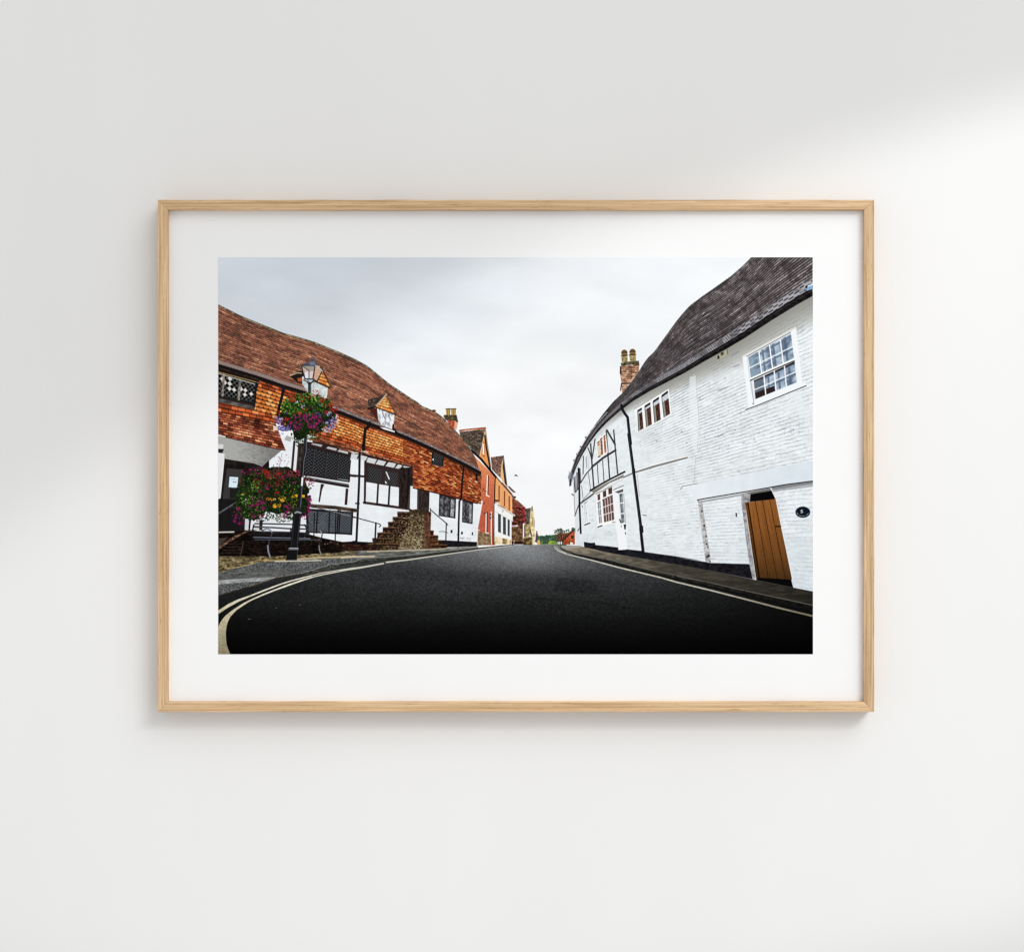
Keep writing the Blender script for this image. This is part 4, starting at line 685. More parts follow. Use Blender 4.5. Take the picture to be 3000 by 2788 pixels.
# house door
fill(J(1310, 245, 1510, 190, 1560, 900, 1570, 1390, 1420, 1400, 1350, 900), (238, 240, 243)); fill(J(1335, 272, 1500, 212, 1500, 270, 1400, 298), (84, 83, 81)); stroke(J(1412, 300, 1440, 640, 1470, 960), 1.4, (196, 200, 204))
gq = J(1434, 312, 1488, 300, 1526, 862, 1478, 875); fill(gq, mottle([(.2, (84, 92, 96)), (.7, (142, 152, 156))], 8, 127)); stroke([gq[0], gq[3]], 2.0, (54, 54, 58))
for v in (.32, .68): stroke([gq[0] * (1 - v) + gq[3] * v + (-1, 0), gq[1] * (1 - v) + gq[2] * v + (2, 0)], 3.0, (242, 243, 244))
stroke(J(1508, 300, 1545, 880), 1.4, (120, 124, 126)); fill(J(1508, 905, 1556, 900, 1548, 985, 1540, 1012, 1522, 995), (28, 27, 30)); stroke(J(1432, 805, 1455, 865), 3.4, (40, 40, 42)); stroke(J(1540, 1055, 1545, 1095), 2.2, (40, 40, 42)); dot(*J(1460, 940)[0], 1.3, 1.6, (60, 60, 62))
# other ground window
fill(J(735, 500, 798, 460, 836, 850, 764, 885), (236, 238, 240), .9); stroke(J(742, 500, 800, 460), 2, (110, 110, 112)); stroke(J(770, 510, 800, 860), 1.4, (170, 176, 180)); stroke(J(745, 500, 768, 880), 1.2, (180, 186, 190)); stroke(J(755, 912, 848, 874), 3.4, (40, 39, 42)); stroke(J(750, 890, 845, 855), 2.4, (244, 244, 244)); dot(*J(780, 680)[0], 1.3, 1.3, (90, 90, 92)); stroke(J(700, 540, 712, 568), 2, (70, 70, 74))
# main down pipe
stroke(np.r_[K(850, 930, 868, 1000, 905, 1060, 940, 1105, 955, 1250, 985, 1492), L(905, 60, 975, 580, 1030, 1000, 1082, 1400), J(1838, 980, 1888, 1450, 1900, 1500)], 7.6, (22, 22, 28), 8.6); stroke(np.r_[K(930, 1110, 972, 1492), L(960, 560, 1075, 1390)], 1.4, (72, 74, 84), a=.8); fill(L(952, 570, 998, 562, 1004, 622, 958, 630), (28, 28, 32)); fill(L(1058, 1398, 1115, 1390, 1122, 1490, 1072, 1495), (26, 26, 30)); stroke(L(1030, 640, 1045, 780, 1062, 960), 1.6, (150, 152, 146), a=.7)
# four-light window
fill(K(1040, 992, 1060, 985, 1540, 690, 1580, 1075, 1400, 1180, 1098, 1330), (240, 242, 243)); stroke(K(1030, 985, 1300, 830, 1530, 680), 2.2, (164, 162, 152))
for q, dv in (((1085, 1002, 1146, 965, 1172, 1268, 1100, 1306), .2), ((1188, 938, 1270, 886, 1293, 1210, 1214, 1248), .2), ((1308, 868, 1396, 806, 1422, 1140, 1334, 1184), .26), ((1434, 784, 1526, 716, 1558, 1055, 1470, 1108), .33)):
    a = K(*q); e = lambda u, v: (a[0] * (1 - u) + a[1] * u) * (1 - v) + (a[3] * (1 - u) + a[2] * u) * v
    fill(a, (196, 204, 212)); fill([e(0, 0), e(1, 0), e(1, .1), e(0, .1)], (30, 26, 26)); fill([e(.0, dv + .02), e(1, dv), e(1, 1), e(0, 1)], mottle([(.2, (52, 30, 25)), (.7, (92, 56, 44))], 5, 130, grain=10)); fill([e(.0, dv + .04), e(.34, dv + .03), e(.4, 1), e(0, 1)], (140, 140, 132)); stroke([e(.0, .05), e(0, 1)], 1.6, (46, 40, 40)); stroke([e(.36, dv), e(.42, 1)], 1.2, (36, 28, 26))
stroke(K(1095, 1330, 1400, 1182, 1580, 1078), 1.2, (176, 180, 182))
# sash window
fill(N(962, 112, 1740, -318, 1836, 520, 1885, 500, 1890, 540, 1015, 890, 1045, 855), (238, 241, 244)); fill(N(962, 112, 1740, -318, 1742, -290, 975, 130), (214, 214, 210))
stroke(N(1012, 896, 1160, 842, 1500, 705, 1892, 546), 2.6, (46, 42, 42)); stroke(N(1022, 122, 1665, -232), 1.8, (44, 38, 36)); stroke(N(1030, 120, 1085, 560, 1130, 820), 1.4, (176, 182, 188))
SU = N(1046, 130, 1668, -212, 1716, 165, 1086, 445); SL = N(1126, 470, 1722, 195, 1752, 498, 1152, 742)
def glass(q, low):
    uv = quad_uv(q)
    def f(X, Y):
        u, v = uv(X, Y); n = fbm(u * 6, v * 5, 140 + low, 3)
        c = ramp(n + .12 * np.sin(u * 19 + 1), [(.2, (96, 112, 132)), (.45, (146, 164, 182)), (.75, (182, 198, 212))])
        bar = ((np.abs(np.mod(u * 4 + .15, 1) - .62) < .09) | (np.abs(np.mod(v * 2, 1) - .3 + u * .15) < .08)) & (u > .18)
        c = mix(c, rgb(80, 94, 116), bar * .75)
        c = mix(c, rgb(118, 140, 158), (u < .2) * .6)
        if low:
            c = mix(c, rgb(24, 26, 32), np.clip((.10 - v) / .05, 0, 1)); c = mix(c, rgb(70, 78, 88), (u < .24) * .6)
            c = mix(c, rgb(44, 34, 35), ((v > .66 + .1 * u) & (u < .5)).astype(np.float32))
        return c
    fill(q, f)
    for u in (.25, .5, .75): stroke([q[0] * (1 - u) + q[1] * u, q[3] * (1 - u) + q[2] * u], 3.6, (242, 244, 246))
    stroke([(q[0] + q[3]) / 2, (q[1] + q[2]) / 2], 2.8, (242, 244, 246))
glass(SU, 0); glass(SL, 1)
stroke(N(1078, 470, 1300, 365, 1716, 185), 3.4, (30, 28, 30)); stroke(N(1072, 450, 1300, 345, 1712, 160), 5.0, (244, 246, 247)); stroke(N(1100, 480, 1140, 742), 4.4, (222, 226, 232)); stroke(N(1085, 475, 1130, 800), 1.4, (150, 158, 168)); dot(*N(1115, 808)[0], 1.6, 1.6, (30, 30, 32))
# vent, marks
fill(N(588, 112, 735, 25, 748, 90, 600, 195), (168, 164, 142)); fill(N(595, 115, 622, 100, 630, 150, 600, 165), (44, 40, 34)); fill(N(642, 70, 685, 48, 690, 92, 650, 112), (70, 64, 52)); stroke(N(738, 20, 750, 92), 1.8, (70, 64, 54))
for v, q in ((N, (75, 1218)), (N, (712, 436)), (N, (335, 730)), (N, (232, 370)), (L, (1315, 158)), (L, (1750, 185)), (N, (855, 1192)), (N, (1135, 1330)), (N, (1152, 1365)), (N, (150, 1378)), (L, (1680, 22))): dot(*v(*q)[0], 1.8, 1.3, (110, 110, 110))
for q in ((800, 110, 910, 45), (600, 620, 760, 560), (830, 275, 915, 240), (545, 1300, 680, 1262), (960, 1385, 1000, 1372), (330, 760, 400, 735)): stroke(N(*q), 2.0, (110, 114, 116), a=.8)
stroke(L(1120, 1240, 1165, 1246), 1.8, (90, 94, 96)); stroke(J(1880, 720, 1950, 730), 2, (90, 94, 96))
# lintel band, recess and plank door
fill(O(1562, 768, 1700, 735, 1990, 680, 1990, 746, 1606, 807, 1575, 790), lambda X, Y: mix(rgb(226, 232, 237) * np.ones(X.shape + (1,)), rgb(214, 223, 230), (X - 1400) / 300) + ((fbm(X / 20, Y / 20, 150, 3) - .5) * 10)[..., None])
fill(P(310, 325, 372, 345, 400, 560, 500, 1215, 425, 1225), mottle([(.2, (150, 148, 146)), (.7, (196, 197, 198))], 6, 151))
for q in ((372, 485, 3), (405, 695, 4), (430, 852, 3.4), (440, 960, 3), (462, 1010, 3), (470, 1135, 5), (448, 1150, 4), (490, 1220, 3)): dot(*P(q[0], q[1])[0], q[2] * .7, q[2] * .8, (40, 38, 38))
stroke(P(372, 345, 402, 560, 500, 1215), 1.3, (130, 130, 130), a=.7)
sh = lambda X, Y: rgb(120, 122, 124) * np.ones(X.shape + (1,))
fill(P(340, 335, 1080, 205, 1080, 235, 380, 360), sh, .55); fill(P(1380, 136, 1989, 46, 1989, 130, 1400, 205), sh, .5); fill(P(1380, 136, 1989, 46, 1989, 84, 1400, 176), (96, 96, 98), .6)
fill(P(940, 300, 960, 225, 1090, 215, 1080, 345, 1000, 362, 1040, 700, 1158, 1472, 1112, 1482, 1062, 1250, 1000, 800), mottle([(.2, (128, 127, 130)), (.7, (172, 172, 176))], 7, 152)); fill(P(1000, 218, 1362, 150, 1390, 190, 1080, 240), (112, 110, 108))
stroke(P(305, 322, 420, 300, 1080, 188, 1600, 95, 1992, 45), 3.0, (40, 38, 38))
fill(P(1080, 236, 1386, 186, 1445, 310, 1070, 348), (10, 9, 10))
DR = P(1000, 360, 1445, 305, 1700, 1500, 1165, 1480)
uvd = quad_uv(DR)
def door(X, Y):
    u, v = uvd(X, Y)
    c = ramp(v, [(0, (144, 86, 36)), (.4, (128, 76, 32)), (.75, (100, 62, 28)), (1, (68, 43, 20))]) * (.86 + .3 * fbm(u * 26, v * 3, 153, 3))[..., None]
    c = c + ((hsh(X, Y, 6) - .5) * 20)[..., None]
    return mix(c, c * .45, (u < .085) * .55 + 0 * u)
fill(DR, door)
for u, w in ((.095, 3.6), (.335, 1.6), (.57, 1.6), (.80, 1.6)): stroke([DR[0] * (1 - u) + DR[1] * u, DR[3] * (1 - u) + DR[2] * u], w, (26, 15, 8), a=.9)
fill(P(1445, 300, 1530, 720, 1600, 1050, 1690, 1500, 1780, 1500, 1700, 1200, 1600, 700, 1500, 350), wallR); stroke(P(1395, 190, 1450, 310, 1530, 715, 1602, 1050, 1695, 1500), 2.2, (226, 232, 238))
stroke(P(1448, 706, 1516, 706), 4.0, (18, 15, 14)); fill(Q(1205, 378, 1672, 405, 1702, 522, 1158, 412), (10, 9, 8)); fill(P(1000, 365, 1045, 370, 1040, 400, 1005, 400), (90, 44, 14))
fill(Q(1672, 405, 1690, 400, 1730, 525, 1702, 522), (206, 214, 220)); stroke(P(866, 515, 878, 520, 874, 562), 3.0, (26, 26, 28)); stroke(P(856, 545, 880, 535), 1.6, (50, 50, 52))
# the number plaque
pc = P(1841, 498)[0]
dot(pc[0], pc[1], 22.4, 17.2, (150, 170, 186)); dot(pc[0], pc[1], 21.2, 16.0, (16, 22, 33))
stroke(P(1838, 466, 1818, 466, 1815, 486, 1832, 484, 1840, 498, 1829, 508, 1811, 504), 1.7, (240, 244, 248))
for k in range(15):
    t = np.pi * (.93 - .80 * k / 14); c = np.array([pc[0] + 17.2 * np.cos(t), pc[1] - 1.0 + 12.6 * np.sin(t)])
    if k not in (3, 10): stroke([c - (.4, .6), c + (.4, .6)], 1.2, (206, 214, 222))

# ---- bench wall and bench
fill(T(0, 80, 480, 78, 760, 95, 1440, 130, 1700, 200, 2010, 262, 2010, 430, 1300, 470, 900, 495, 0, 490), mottle([(.2, (9, 7, 7)), (.55, (19, 14, 12)), (.9, (42, 30, 25))], 3, 160, 3, grain=8))
fill(T(0, 335, 250, 170, 470, 78, 492, 95, 300, 190, 0, 385), mottle([(.2, (56, 36, 29)), (.6, (98, 70, 56)), (.9, (164, 138, 112))], 3, 161, 2)); fill(T(0, 205, 160, 190, 100, 250, 0, 330), (64, 56, 50)); stroke(T(15, 105, 250, 100), 4.4, (198, 196, 190))
for k, y in enumerate((300, 345, 395, 440)): stroke(T(140 - 30 * k, y, 400, y - 6), 1.2, (84, 68, 56), a=.6)
stroke(T(405, 260, 385, 380, 360, 470), 2.6, (84, 66, 54), a=.8); foliage(T(480, 230, 1100, 250, 1100, 420, 480, 430), [(70, 54, 44), (44, 34, 28)], 26, 1.4, 15); foliage(T(1350, 170, 1950, 280, 1950, 330, 1500, 300), [(110, 76, 60), (74, 50, 40)], 36, 1.8, 16)
fill(Cc(390, 840, 452, 850, 440, 1012, 385, 1008), (204, 206, 212)); fill(Cc(455, 850, 1090, 880, 1090, 1015, 450, 1005), (224, 227, 231)); fill(Cc(452, 850, 480, 850, 462, 1010, 440, 1010), (30, 26, 26)); fill(Cc(600, 860, 650, 862, 640, 1010, 596, 1010), (34, 33, 38)); fill(Cc(525, 925, 600, 925, 592, 1005, 530, 1005), (206, 200, 192)); fill(Cc(1190, 860, 1255, 868, 1240, 1045, 1185, 1040), (226, 228, 231))
for q, w, c in (((535, 912, 1080, 925), 3.6, (36, 35, 40)), ((510, 960, 800, 972, 1070, 990), 4.4, (62, 65, 76)), ((1190, 935, 1300, 940), 4.2, (58, 60, 70)), ((1190, 990, 1312, 995), 4.2, (60, 62, 72)), ((515, 1030, 1075, 1042, 1320, 1055), 4.6, (44, 44, 52)), ((520, 1068, 1340, 1086), 4.4, (26, 26, 30)), ((520, 1112, 1340, 1132), 4.8, (86, 90, 102)), ((530, 1148, 1490, 1152), 2.8, (70, 74, 84)), ((640, 1012, 700, 992, 750, 1002, 785, 1045, 770, 1100, 742, 1160, 730, 1240), 3.4, (60, 62, 70)), ((690, 995, 745, 1000, 785, 1042), 1.8, (150, 156, 166)), ((722, 1235, 728, 1310, 752, 1392), 4.6, (128, 134, 148)), ((1482, 1015, 1514, 1062, 1508, 1110, 1480, 1180, 1468, 1240), 3.2, (44, 46, 52)), ((1484, 1018, 1514, 1066), 2.0, (170, 178, 188)), ((1468, 1240, 1474, 1300, 1496, 1355), 3.8, (120, 126, 138)), ((520, 930, 500, 1010, 560, 1040), 4, (24, 23, 27)), ((1260, 930, 1290, 990, 1270, 1080), 4, (40, 40, 48)), ((1060, 985, 1055, 1040), 4, (30, 30, 34))): stroke(Cc(*q), w, c)

# ---- flower baskets
def petals(v, items, seed):
    g = np.random.default_rng(seed); s = sc(v)
    for (cx, cy, rx, ry, n, r, cols) in items:
        for _ in range(n):
            t = g.uniform(0, 2 * np.pi); q = np.sqrt(g.uniform(0, 1)); x, y = v(cx + rx * q * np.cos(t), cy + ry * q * np.sin(t))[0]
            c = np.array(cols[g.integers(len(cols))], float) * g.uniform(.62, 1.12); rr = r * s * g.uniform(.34, .8)
            dot(x, y, rr, rr * g.uniform(.55, .95), np.clip(c, 0, 255), 1, g.uniform(0, 3.1))
def blooms(v, pts, r, col, seed, dark=.45):
    g = np.random.default_rng(seed); s = sc(v)
    for x, y in np.array(pts, float).reshape(-1, 2):
        q = v(x, y)[0]; rr = r * s * g.uniform(.8, 1.2); c = np.array(col, float) * g.uniform(.85, 1.12)
        for k in range(5):
            t = k * 1.257 + g.uniform(0, .5); dot(q[0] + rr * .55 * np.cos(t), q[1] + rr * .5 * np.sin(t), rr * .55, rr * .5, np.clip(c * g.uniform(.85, 1.15), 0, 255))
        dot(q[0], q[1], rr * .28, rr * .28, c * dark)
DG = [(18, 26, 16), (28, 44, 20), (36, 58, 24), (22, 34, 20)]; MG = [(42, 76, 24), (60, 104, 30), (80, 128, 40), (36, 62, 24)]; LG = [(104, 152, 46), (128, 172, 62), (86, 136, 38)]
RED = [(206, 34, 34), (228, 52, 40), (180, 26, 34)]; MAG = [(136, 22, 88), (162, 32, 104), (104, 16, 70), (180, 56, 128)]; VIO = [(98, 80, 164), (122, 104, 186), (78, 62, 140)]; LIL = [(186, 168, 226), (220, 210, 240), (160, 140, 214)]
def base(v, cx, cy, rx, ry, seed, col=(17, 24, 15)):
    c = v(cx, cy)[0]; s = sc(v); t = np.linspace(0, 2 * np.pi, 90)
    w = 1 + .16 * (fbm(np.cos(t) * 5 + 9, np.sin(t) * 5 + 9, seed, 3) - .5) * 2
    fill(np.c_[c[0] + rx * s * w * np.cos(t), c[1] + ry * s * w * np.sin(t)], mottle([(.2, (8, 12, 8)), (.6, (24, 34, 18)), (.9, (40, 56, 26))], 3, seed, 1.2))
base(Cc, 560, 470, 250, 330, 201)
base(Cc, 900, 430, 420, 330, 202)
base(Cc, 470, 640, 210, 200, 203)
base(Cc, 1180, 640, 150, 170, 204)
petals(Cc, [(760, 420, 500, 330, 1150, 24, DG), (480, 620, 260, 250, 420, 22, DG), (1120, 600, 230, 260, 420, 22, DG), (620, 800, 200, 90, 130, 15, DG), (950, 820, 160, 80, 110, 14, DG), (450, 330, 170, 160, 110, 16, [(44, 44, 22), (60, 64, 26)]), (1270, 330, 120, 110, 90, 12, [(60, 48, 30), (50, 42, 26)]),
            (760, 430, 460, 300, 250, 15, MG), (470, 610, 230, 230, 190, 14, MG), (560, 370, 90, 80, 40, 15, LG), (390, 560, 100, 90, 34, 14, LG), (760, 230, 60, 40, 16, 14, LG), (500, 720, 180, 140, 50, 12, LG), (1000, 780, 250, 110, 70, 11, MG)], 24)
petals(Cc, [(520, 150, 190, 60, 60, 13, [(150, 40, 90), (110, 40, 50), (190, 60, 120)]), (620, 100, 60, 20, 14, 10, MAG), (400, 100, 10, 10, 3, 10, MAG), (860, 190, 180, 50, 80, 14, [(176, 40, 90), (206, 44, 60), (140, 40, 70)]), (760, 300, 260, 120, 90, 13, [(176, 28, 40), (150, 24, 44), (196, 44, 50)]), (600, 520, 260, 200, 60, 12, [(160, 26, 50), (140, 22, 60)]), (700, 160, 50, 40, 36, 15, RED), (890, 180, 60, 26, 22, 15, RED), (710, 245, 24, 18, 9, 15, RED), (1080, 190, 120, 60, 60, 12, [(206, 60, 96), (170, 50, 80)]), (1300, 290, 120, 60, 60, 11, [(180, 60, 90), (140, 50, 70), (210, 130, 150)]), (860, 465, 34, 18, 14, 15, [(226, 30, 26)]), (780, 340, 120, 40, 40, 10, [(150, 34, 70), (120, 30, 60)]), (940, 240, 60, 40, 16, 12, MAG), (1110, 325, 26, 20, 9, 15, [(206, 40, 140)]), (340, 300, 40, 60, 14, 10, [(150, 60, 70)]),
            (290, 790, 90, 130, 46, 12, MAG), (560, 660, 130, 90, 40, 12, MAG), (560, 800, 120, 50, 26, 12, MAG), (640, 580, 60, 50, 20, 15, MAG), (1020, 690, 80, 60, 36, 14, MAG), (960, 800, 80, 40, 22, 13, MAG), (1320, 620, 50, 130, 44, 12, MAG), (1270, 800, 60, 50, 30, 12, MAG), (330, 900, 60, 30, 16, 13, MAG), (620, 430, 60, 40, 10, 13, MAG), (720, 400, 30, 20, 7, 15, [(150, 70, 170)]),
            (930, 560, 60, 40, 20, 14, [(236, 156, 24), (250, 190, 40)]), (1120, 510, 40, 22, 14, 16, [(250, 176, 50)]), (1225, 520, 36, 30, 18, 15, [(250, 196, 40)]), (720, 555, 40, 16, 10, 15, [(236, 120, 40)]), (790, 555, 44, 24, 12, 14, [(250, 186, 60), (240, 150, 40)]), (840, 650, 40, 36, 14, 15, [(240, 150, 20)]), (1060, 570, 110, 60, 26, 10, [(226, 206, 30), (206, 190, 40)]), (1060, 450, 110, 50, 14, 9, [(214, 194, 40)]), (1020, 360, 60, 30, 6, 9, [(200, 190, 60)]), (360, 490, 26, 20, 9, 14, [(240, 226, 90)]), (440, 560, 130, 60, 16, 10, [(240, 234, 226), (226, 210, 222)]), (900, 640, 40, 30, 9, 14, [(250, 170, 30)]), (1090, 650, 60, 30, 8, 9, [(226, 200, 40)])], 25)
blooms(Cc, (650, 590, 570, 640, 660, 690, 570, 705, 630, 805, 520, 820, 490, 650, 1000, 665, 995, 740, 950, 815, 260, 790, 300, 690, 310, 905, 1320, 660, 1330, 740, 1310, 560, 240, 880), 17, (146, 24, 94), 26); blooms(Cc, (935, 580, 820, 660, 1130, 508, 1240, 510), 24, (240, 166, 30), 27, .8)
stroke(B(905, 1270, 860, 1400), 1, (110, 60, 70)); foliage(B(820, 1150, 1040, 1150, 1000, 1420, 780, 1440), [(120, 50, 80), (90, 40, 60), (150, 90, 110)], 44, 1.3, 28); stroke(B(930, 1130, 900, 1260, 880, 1400), .9, (120, 80, 90)); stroke(B(1030, 1240, 960, 1380), .9, (120, 80, 90))


petals(Cc, [(780, 470, 500, 340, 620, 12, DG), (480, 640, 230, 200, 110, 11, DG), (1050, 640, 230, 200, 110, 11, DG), (700, 240, 330, 100, 120, 11, [(40, 30, 22), (54, 40, 28)])], 32)
# ---- lamp post
BLK = (27, 26, 30)
fill(np.r_[B(1262, 800, 1300, 805, 1290, 1100), Cc(1262, 0, 1205, 690, 1158, 690, 1210, 0), B(1230, 1100)], BLK); stroke(np.r_[B(1286, 850, 1280, 1100), Cc(1250, 0, 1198, 680)], 1.8, (118, 124, 132)); stroke(np.r_[B(1262, 850), Cc(1232, 0)], 1.2, (64, 66, 72))
fill(Cc(1214, 238, 1242, 240, 1230, 366, 1204, 364), (236, 238, 240))
fill(Cc(1128, 672, 1208, 676, 1204, 706, 1130, 702), BLK); stroke(Cc(1135, 690, 1200, 692), 1.4, (80, 82, 88)); fill(Cc(1140, 705, 1195, 706, 1225, 776, 1100, 772), (42, 42, 48)); stroke(Cc(1120, 758, 1150, 742, 1205, 758), 3.6, (160, 166, 176))
fill(Cc(1098, 776, 1222, 780, 1205, 830, 1160, 1262, 1046, 1262, 1088, 830), (22, 21, 24)); stroke(Cc(1112, 800, 1066, 1250), 1.2, (58, 59, 64)); stroke(Cc(1190, 800, 1150, 1250), 1.4, (74, 76, 82))
fill(Cc(1030, 1262, 1170, 1262, 1170, 1302, 1012, 1302), (86, 88, 94)); stroke(Cc(1040, 1272, 1160, 1275), 2.6, (170, 174, 182)); fill(Cc(1005, 1300, 1160, 1300, 1146, 1442, 975, 1445, 995, 1410), (20, 19, 22)); stroke(Cc(1155, 1300, 1148, 1410), 1.4, (74, 76, 80)); stroke(Cc(985, 1440, 1145, 1440), 1.6, (60, 60, 66))
stroke(np.r_[A(1330, 1340, 1332, 1492), B(1325, 260), B(1290, 500)], 9.2, (44, 46, 54), 7.5); stroke(A(1342, 1350, 1345, 1490), 1.8, (100, 104, 116))
# lantern
fill(A(1222, 1080, 1415, 1076, 1380, 1274, 1262, 1272), mix(rgb(214, 200, 194)[None, None], rgb(190, 170, 160), np.array([[.3]]))[0, 0], .82); fill(A(1415, 1076, 1510, 1158, 1440, 1312, 1380, 1274), (206, 172, 156), .78); fill(A(1235, 1085, 1410, 1082, 1395, 1155, 1310, 1150), (150, 146, 136), .85); fill(A(1260, 1180, 1315, 1160, 1320, 1270, 1268, 1270), (232, 230, 236), .9); fill(A(1330, 1170, 1390, 1170, 1375, 1272, 1330, 1272), (226, 206, 206), .8)
LN = (40, 41, 48)
for q, w in (((1212, 1075, 1236, 1180, 1264, 1272), 3.2), ((1412, 1074, 1378, 1276), 3.2), ((1418, 1078, 1512, 1160, 1440, 1312), 3.2), ((1258, 1272, 1380, 1276, 1442, 1312), 3.4), ((1320, 1150, 1322, 1270), 2.0), ((1232, 1090, 1320, 1150), 2.0), ((1245, 1290, 1290, 1310, 1322, 1352), 3.2), ((1420, 1300, 1370, 1320, 1335, 1352), 3.2), ((1300, 1280, 1330, 1340), 2.2), ((1390, 1290, 1345, 1340), 2.4)): stroke(A(*q), w, LN)
fill(A(1196, 1068, 1260, 1046, 1335, 1022, 1356, 996, 1398, 996, 1405, 1022, 1440, 1048, 1475, 1066, 1424, 1084, 1212, 1086), (78, 83, 98)); fill(A(1335, 1022, 1400, 1022, 1420, 1082, 1330, 1084), (112, 118, 134)); stroke(A(1200, 1074, 1420, 1082), 2.2, (38, 40, 48)); dot(*A(1376, 982)[0], 5.2, 5.0, (70, 76, 92)); stroke(A(1370, 970, 1390, 975), 1.5, (130, 140, 156)); stroke(A(1420, 1082, 1514, 1158), 4.0, (176, 184, 196))

base(B, 1290, 560, 390, 270, 205)
base(B, 1180, 830, 90, 110, 206)
petals(B, [(1290, 560, 420, 300, 900, 22, DG), (1180, 860, 130, 120, 120, 16, DG), (1180, 980, 50, 90, 40, 10, DG), (1380, 880, 110, 70, 60, 14, DG + MG),
           (1250, 430, 330, 170, 420, 17, MG), (1090, 460, 180, 130, 120, 16, LG), (1500, 420, 180, 130, 90, 15, LG + MG), (1300, 330, 180, 80, 70, 15, LG), (1290, 600, 380, 220, 160, 14, MG),
           (1600, 640, 110, 170, 90, 13, DG), (960, 700, 110, 110, 60, 14, DG)], 21)
petals(B, [(1080, 345, 60, 40, 26, 17, RED), (1230, 330, 60, 60, 16, 14, RED), (1420, 250, 60, 40, 16, 14, RED), (1520, 360, 50, 60, 26, 15, RED), (1620, 430, 70, 40, 22, 15, RED), (1690, 500, 55, 35, 22, 15, RED), (1585, 540, 45, 35, 18, 16, RED), (1720, 600, 28, 50, 20, 14, RED), (980, 635, 55, 28, 22, 16, RED), (1180, 550, 40, 24, 10, 15, RED), (1350, 320, 50, 30, 9, 13, [(230, 90, 70)]), (1260, 500, 34, 24, 8, 13, RED), (890, 535, 22, 22, 8, 12, RED),
           (1280, 640, 250, 90, 110, 14, MAG), (1120, 720, 110, 70, 52, 14, MAG), (1400, 700, 130, 80, 40, 14, MAG), (1420, 560, 60, 40, 16, 14, MAG), (1340, 470, 60, 24, 9, 13, MAG), (1100, 560, 40, 30, 8, 14, MAG), (1160, 780, 60, 30, 14, 12, MAG), (1440, 780, 40, 24, 9, 12, MAG),
           (960, 760, 100, 50, 74, 17, VIO), (890, 650, 50, 60, 40, 15, VIO + LIL), (850, 620, 40, 24, 12, 13, VIO), (1010, 560, 24, 22, 6, 13, VIO), (1470, 560, 50, 30, 12, 14, VIO), (1660, 690, 70, 90, 90, 14, LIL + VIO), (1580, 790, 70, 50, 46, 14, LIL), (1620, 560, 50, 40, 18, 14, LIL), (1730, 620, 22, 60, 22, 13, [(236, 230, 242)]), (1230, 450, 30, 26, 10, 14, LIL), (1140, 390, 24, 16, 6, 14, LIL), (1260, 590, 30, 22, 10, 14, VIO), (1490, 430, 30, 24, 8, 13, LIL), (910, 850, 40, 24, 12, 12, LIL), (1560, 690, 30, 30, 8, 13, LIL)], 22)
blooms(B, (1290, 590, 1190, 600, 1280, 655, 1340, 640, 1200, 650, 1420, 600, 1480, 660, 1060, 680, 1150, 690, 1110, 740, 1340, 750, 1430, 715, 1400, 740, 1250, 590, 1380, 610), 20, (158, 30, 110), 23)
stroke(B(1340, 270, 1400, 300, 1430, 380), 2, (206, 200, 160)); stroke(B(1320, 240, 1240, 280, 1150, 330), 1.4, (110, 130, 60)); stroke(B(940, 540, 1000, 510), 1.4, (150, 160, 110))

petals(B, [(1290, 620, 370, 220, 330, 11, DG), (1250, 430, 320, 160, 130, 11, DG), (1120, 700, 120, 80, 50, 10, DG)], 31)
# ---- bird
stroke(Hh(984, 1282, 1000, 1268, 1014, 1268, 1034, 1292), 2.4, (58, 56, 58)); dot(*Hh(1006, 1276)[0], 2.4, 1.8, (50, 48, 50))

# ---- printing: slight sharpening as in a crisp digital print
def blur(a, k):
    for ax in (0, 1):
        p = [(0, 0)] * 3; p[ax] = (k, k); q = np.cumsum(np.pad(a, p, mode='edge').astype(np.float64), ax)
        z = np.zeros_like(np.take(q, [0], ax)); q = np.concatenate([z, q], ax); n = a.shape[ax]
        a = (np.take(q, range(2 * k + 1, 2 * k + 1 + n), ax) - np.take(q, range(0, n), ax)) / (2 * k + 1)
    return a
lum_ = CV @ np.array([.3, .59, .11], np.float32); hot = np.clip((CV[..., 0] - CV[..., 2] - 60) / 60, 0, 1) * (CV[..., 1] > CV[..., 2])
CV = lum_[..., None] + (CV - lum_[..., None]) * (1 - .13 * hot)[..., None]      # clay tones printed a little dull
CV = np.clip(CV + .2 * (CV - blur(CV, 2)), 0, 255).astype(np.float32)

# ---------------------------------------------------------------- the framed picture
X0, X1, Z0, Z1 = fx(461.8), fx(2561.4), fz(2085.0), fz(585.4)      # outer edges of the frame
BAR = 30.2 * PX                                                     # width of a rail
root = bpy.data.objects.new('framed_picture', None); scene.collection.objects.link(root)
root.location = ((X0 + X1) / 2, 0, Z0); root.empty_display_size = 0.1
root['label'] = 'street photograph in a thin pale oak frame with white mat hanging on white wall'
root['category'] = 'framed picture'
cx, cz = (X0 + X1) / 2, (Z0 + Z1) / 2
rel = lambda x, y, z: (x - root.location.x, y, z - root.location.z)

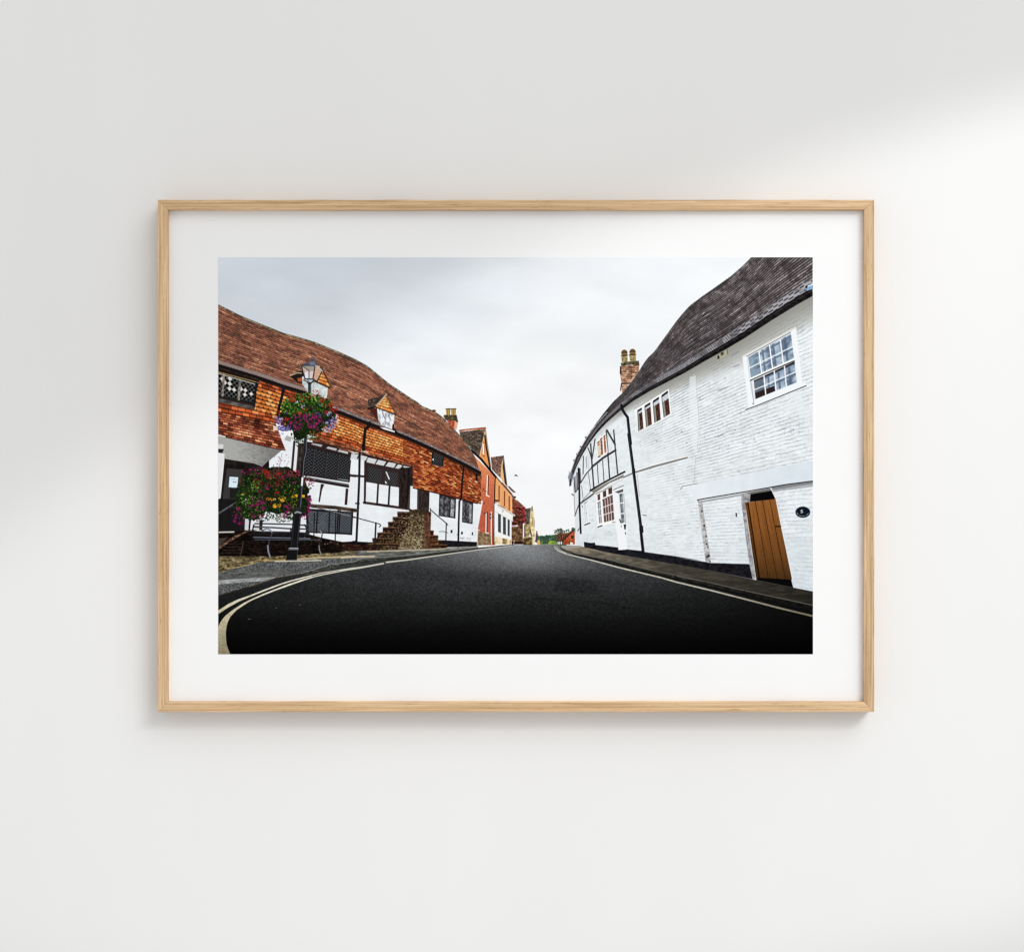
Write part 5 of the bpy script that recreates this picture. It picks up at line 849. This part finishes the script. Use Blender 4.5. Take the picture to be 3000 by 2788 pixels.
def rail(length, m, loc, ang):                    # local x along the rail, +y towards the opening, +z off the wall
    h = length / 2; b = .0007; g = .00009; D_ = DEPTH
    prof = [(0, .0015), (0, D_ - b), (b * .3, D_ - b * .3), (b, D_), (BAR - b, D_), (BAR - b * .3, D_ - b * .3), (BAR, D_ - b), (BAR, .0015)]
    bm = bmesh.new(); rings = []
    n = 60
    for k in range(n + 1):
        t = -1 + 2 * k / n; ring = []
        for a, z in prof:
            wob = .00012 * math.sin(k * .9 + a * 900 + loc[0] * 40) * (0 < k < n) * (z > D_ * .8)
            ring.append(bm.verts.new((t * (h - a - g), a + wob, z)))
        rings.append(ring)
    for k in range(n):
        for j in range(len(prof)):
            j2 = (j + 1) % len(prof)
            bm.faces.new((rings[k][j], rings[k + 1][j], rings[k + 1][j2], rings[k][j2]))
    bm.faces.new(rings[0]); bm.faces.new(rings[-1][::-1])
    bmesh.ops.recalc_face_normals(bm, faces=bm.faces)
    me = bpy.data.meshes.new('frame_rail'); bm.to_mesh(me); bm.free()
    for p in me.polygons: p.use_smooth = False
    o = link('frame_rail', me, m, root)
    # stand the rail up: local z -> -world y, then turn it in the plane of the wall
    o.matrix_local = Matrix.Translation(rel(*loc)) @ Matrix.Rotation(ang, 4, 'Y') @ Matrix(((1, 0, 0, 0), (0, 0, -1, 0), (0, 1, 0, 0), (0, 0, 0, 1)))
    return o
rail(X1 - X0, wood('oak_lower', 1.0, 1.3), (cx, 0, Z0), 0.0)
rail(X1 - X0, wood('oak_upper', .97, 4.1), (cx, 0, Z1), math.pi)
rail(Z1 - Z0, wood('oak_left', .99, 7.7), (X0, 0, cz), math.pi / 2)
rail(Z1 - Z0, wood('oak_right', .93, 11.9), (X1, 0, cz), -math.pi / 2)

MY = -(DEPTH - RECESS)                            # face of the mat
e = BAR - .002
o = link('mat_board', box_mesh('mat_board', *[v - root.location.x for v in (X0 + e, X1 - e)], MY, MY + .0025, *[v - root.location.z for v in (Z0 + e, Z1 - e)]), paper(), root)
o['label'] = 'wide white mat board'

# the print itself: a thin sheet of photo paper, carrying the ink drawn above
k = (DIST + RECESS) / DIST
px0, px1, pz0, pz1 = fx(639.5) * k, fx(2381.6) * k, fz(1915.5) * k, fz(754.0) * k
bm = bmesh.new(); uvl_ = bm.loops.layers.uv.new('UVMap')
yf, yb = MY - .00035, MY + .0003
fr = [bm.verts.new(rel(x, yf, z)) for x, z in ((px0, pz0), (px1, pz0), (px1, pz1), (px0, pz1))]
bk = [bm.verts.new(rel(x, yb, z)) for x, z in ((px0, pz0), (px1, pz0), (px1, pz1), (px0, pz1))]
f = bm.faces.new(fr)
for lp, uv in zip(f.loops, ((0, 0), (1, 0), (1, 1), (0, 1))): lp[uvl_].uv = uv
f.material_index = 0
for a in range(4):
    s_ = bm.faces.new((fr[(a + 1) % 4], fr[a], bk[a], bk[(a + 1) % 4])); s_.material_index = 1
me = bpy.data.meshes.new('photo_print'); bm.to_mesh(me); bm.free()
GAIN = 1.06                                       # reflectance of the ink: the tone seen divided by the light on it
v = CV / 255.0
lv = np.where(v <= .04045, v / 12.92, ((v + .055) / 1.055) ** 2.4) / GAIN
sv = np.where(lv <= .0031308, lv * 12.92, 1.055 * np.power(np.maximum(lv, 1e-6), 1 / 2.4) - .055)
img = bpy.data.images.new('street_print', W, H, alpha=False, float_buffer=False)
buf = np.ones((H, W, 4), np.float32); buf[..., :3] = sv[::-1]
img.pixels.foreach_set(np.ascontiguousarray(buf).ravel()); img.update(); img.pack()
m, n, l, b = new_mat('photo_ink', .7, .0)
tc = n.new('ShaderNodeTexCoord'); ti = n.new('ShaderNodeTexImage'); ti.image = img; ti.interpolation = 'Cubic'; ti.extension = 'EXTEND'
l.new(tc.outputs['UV'], ti.inputs['Vector']); l.new(ti.outputs['Color'], b.inputs['Base Color'])
o = link('photo_print', me, m, root); me.materials.append(bpy.data.materials['mat_paper'])
o['label'] = 'colour photograph of an empty street between a tiled house with flower baskets and a white brick house'
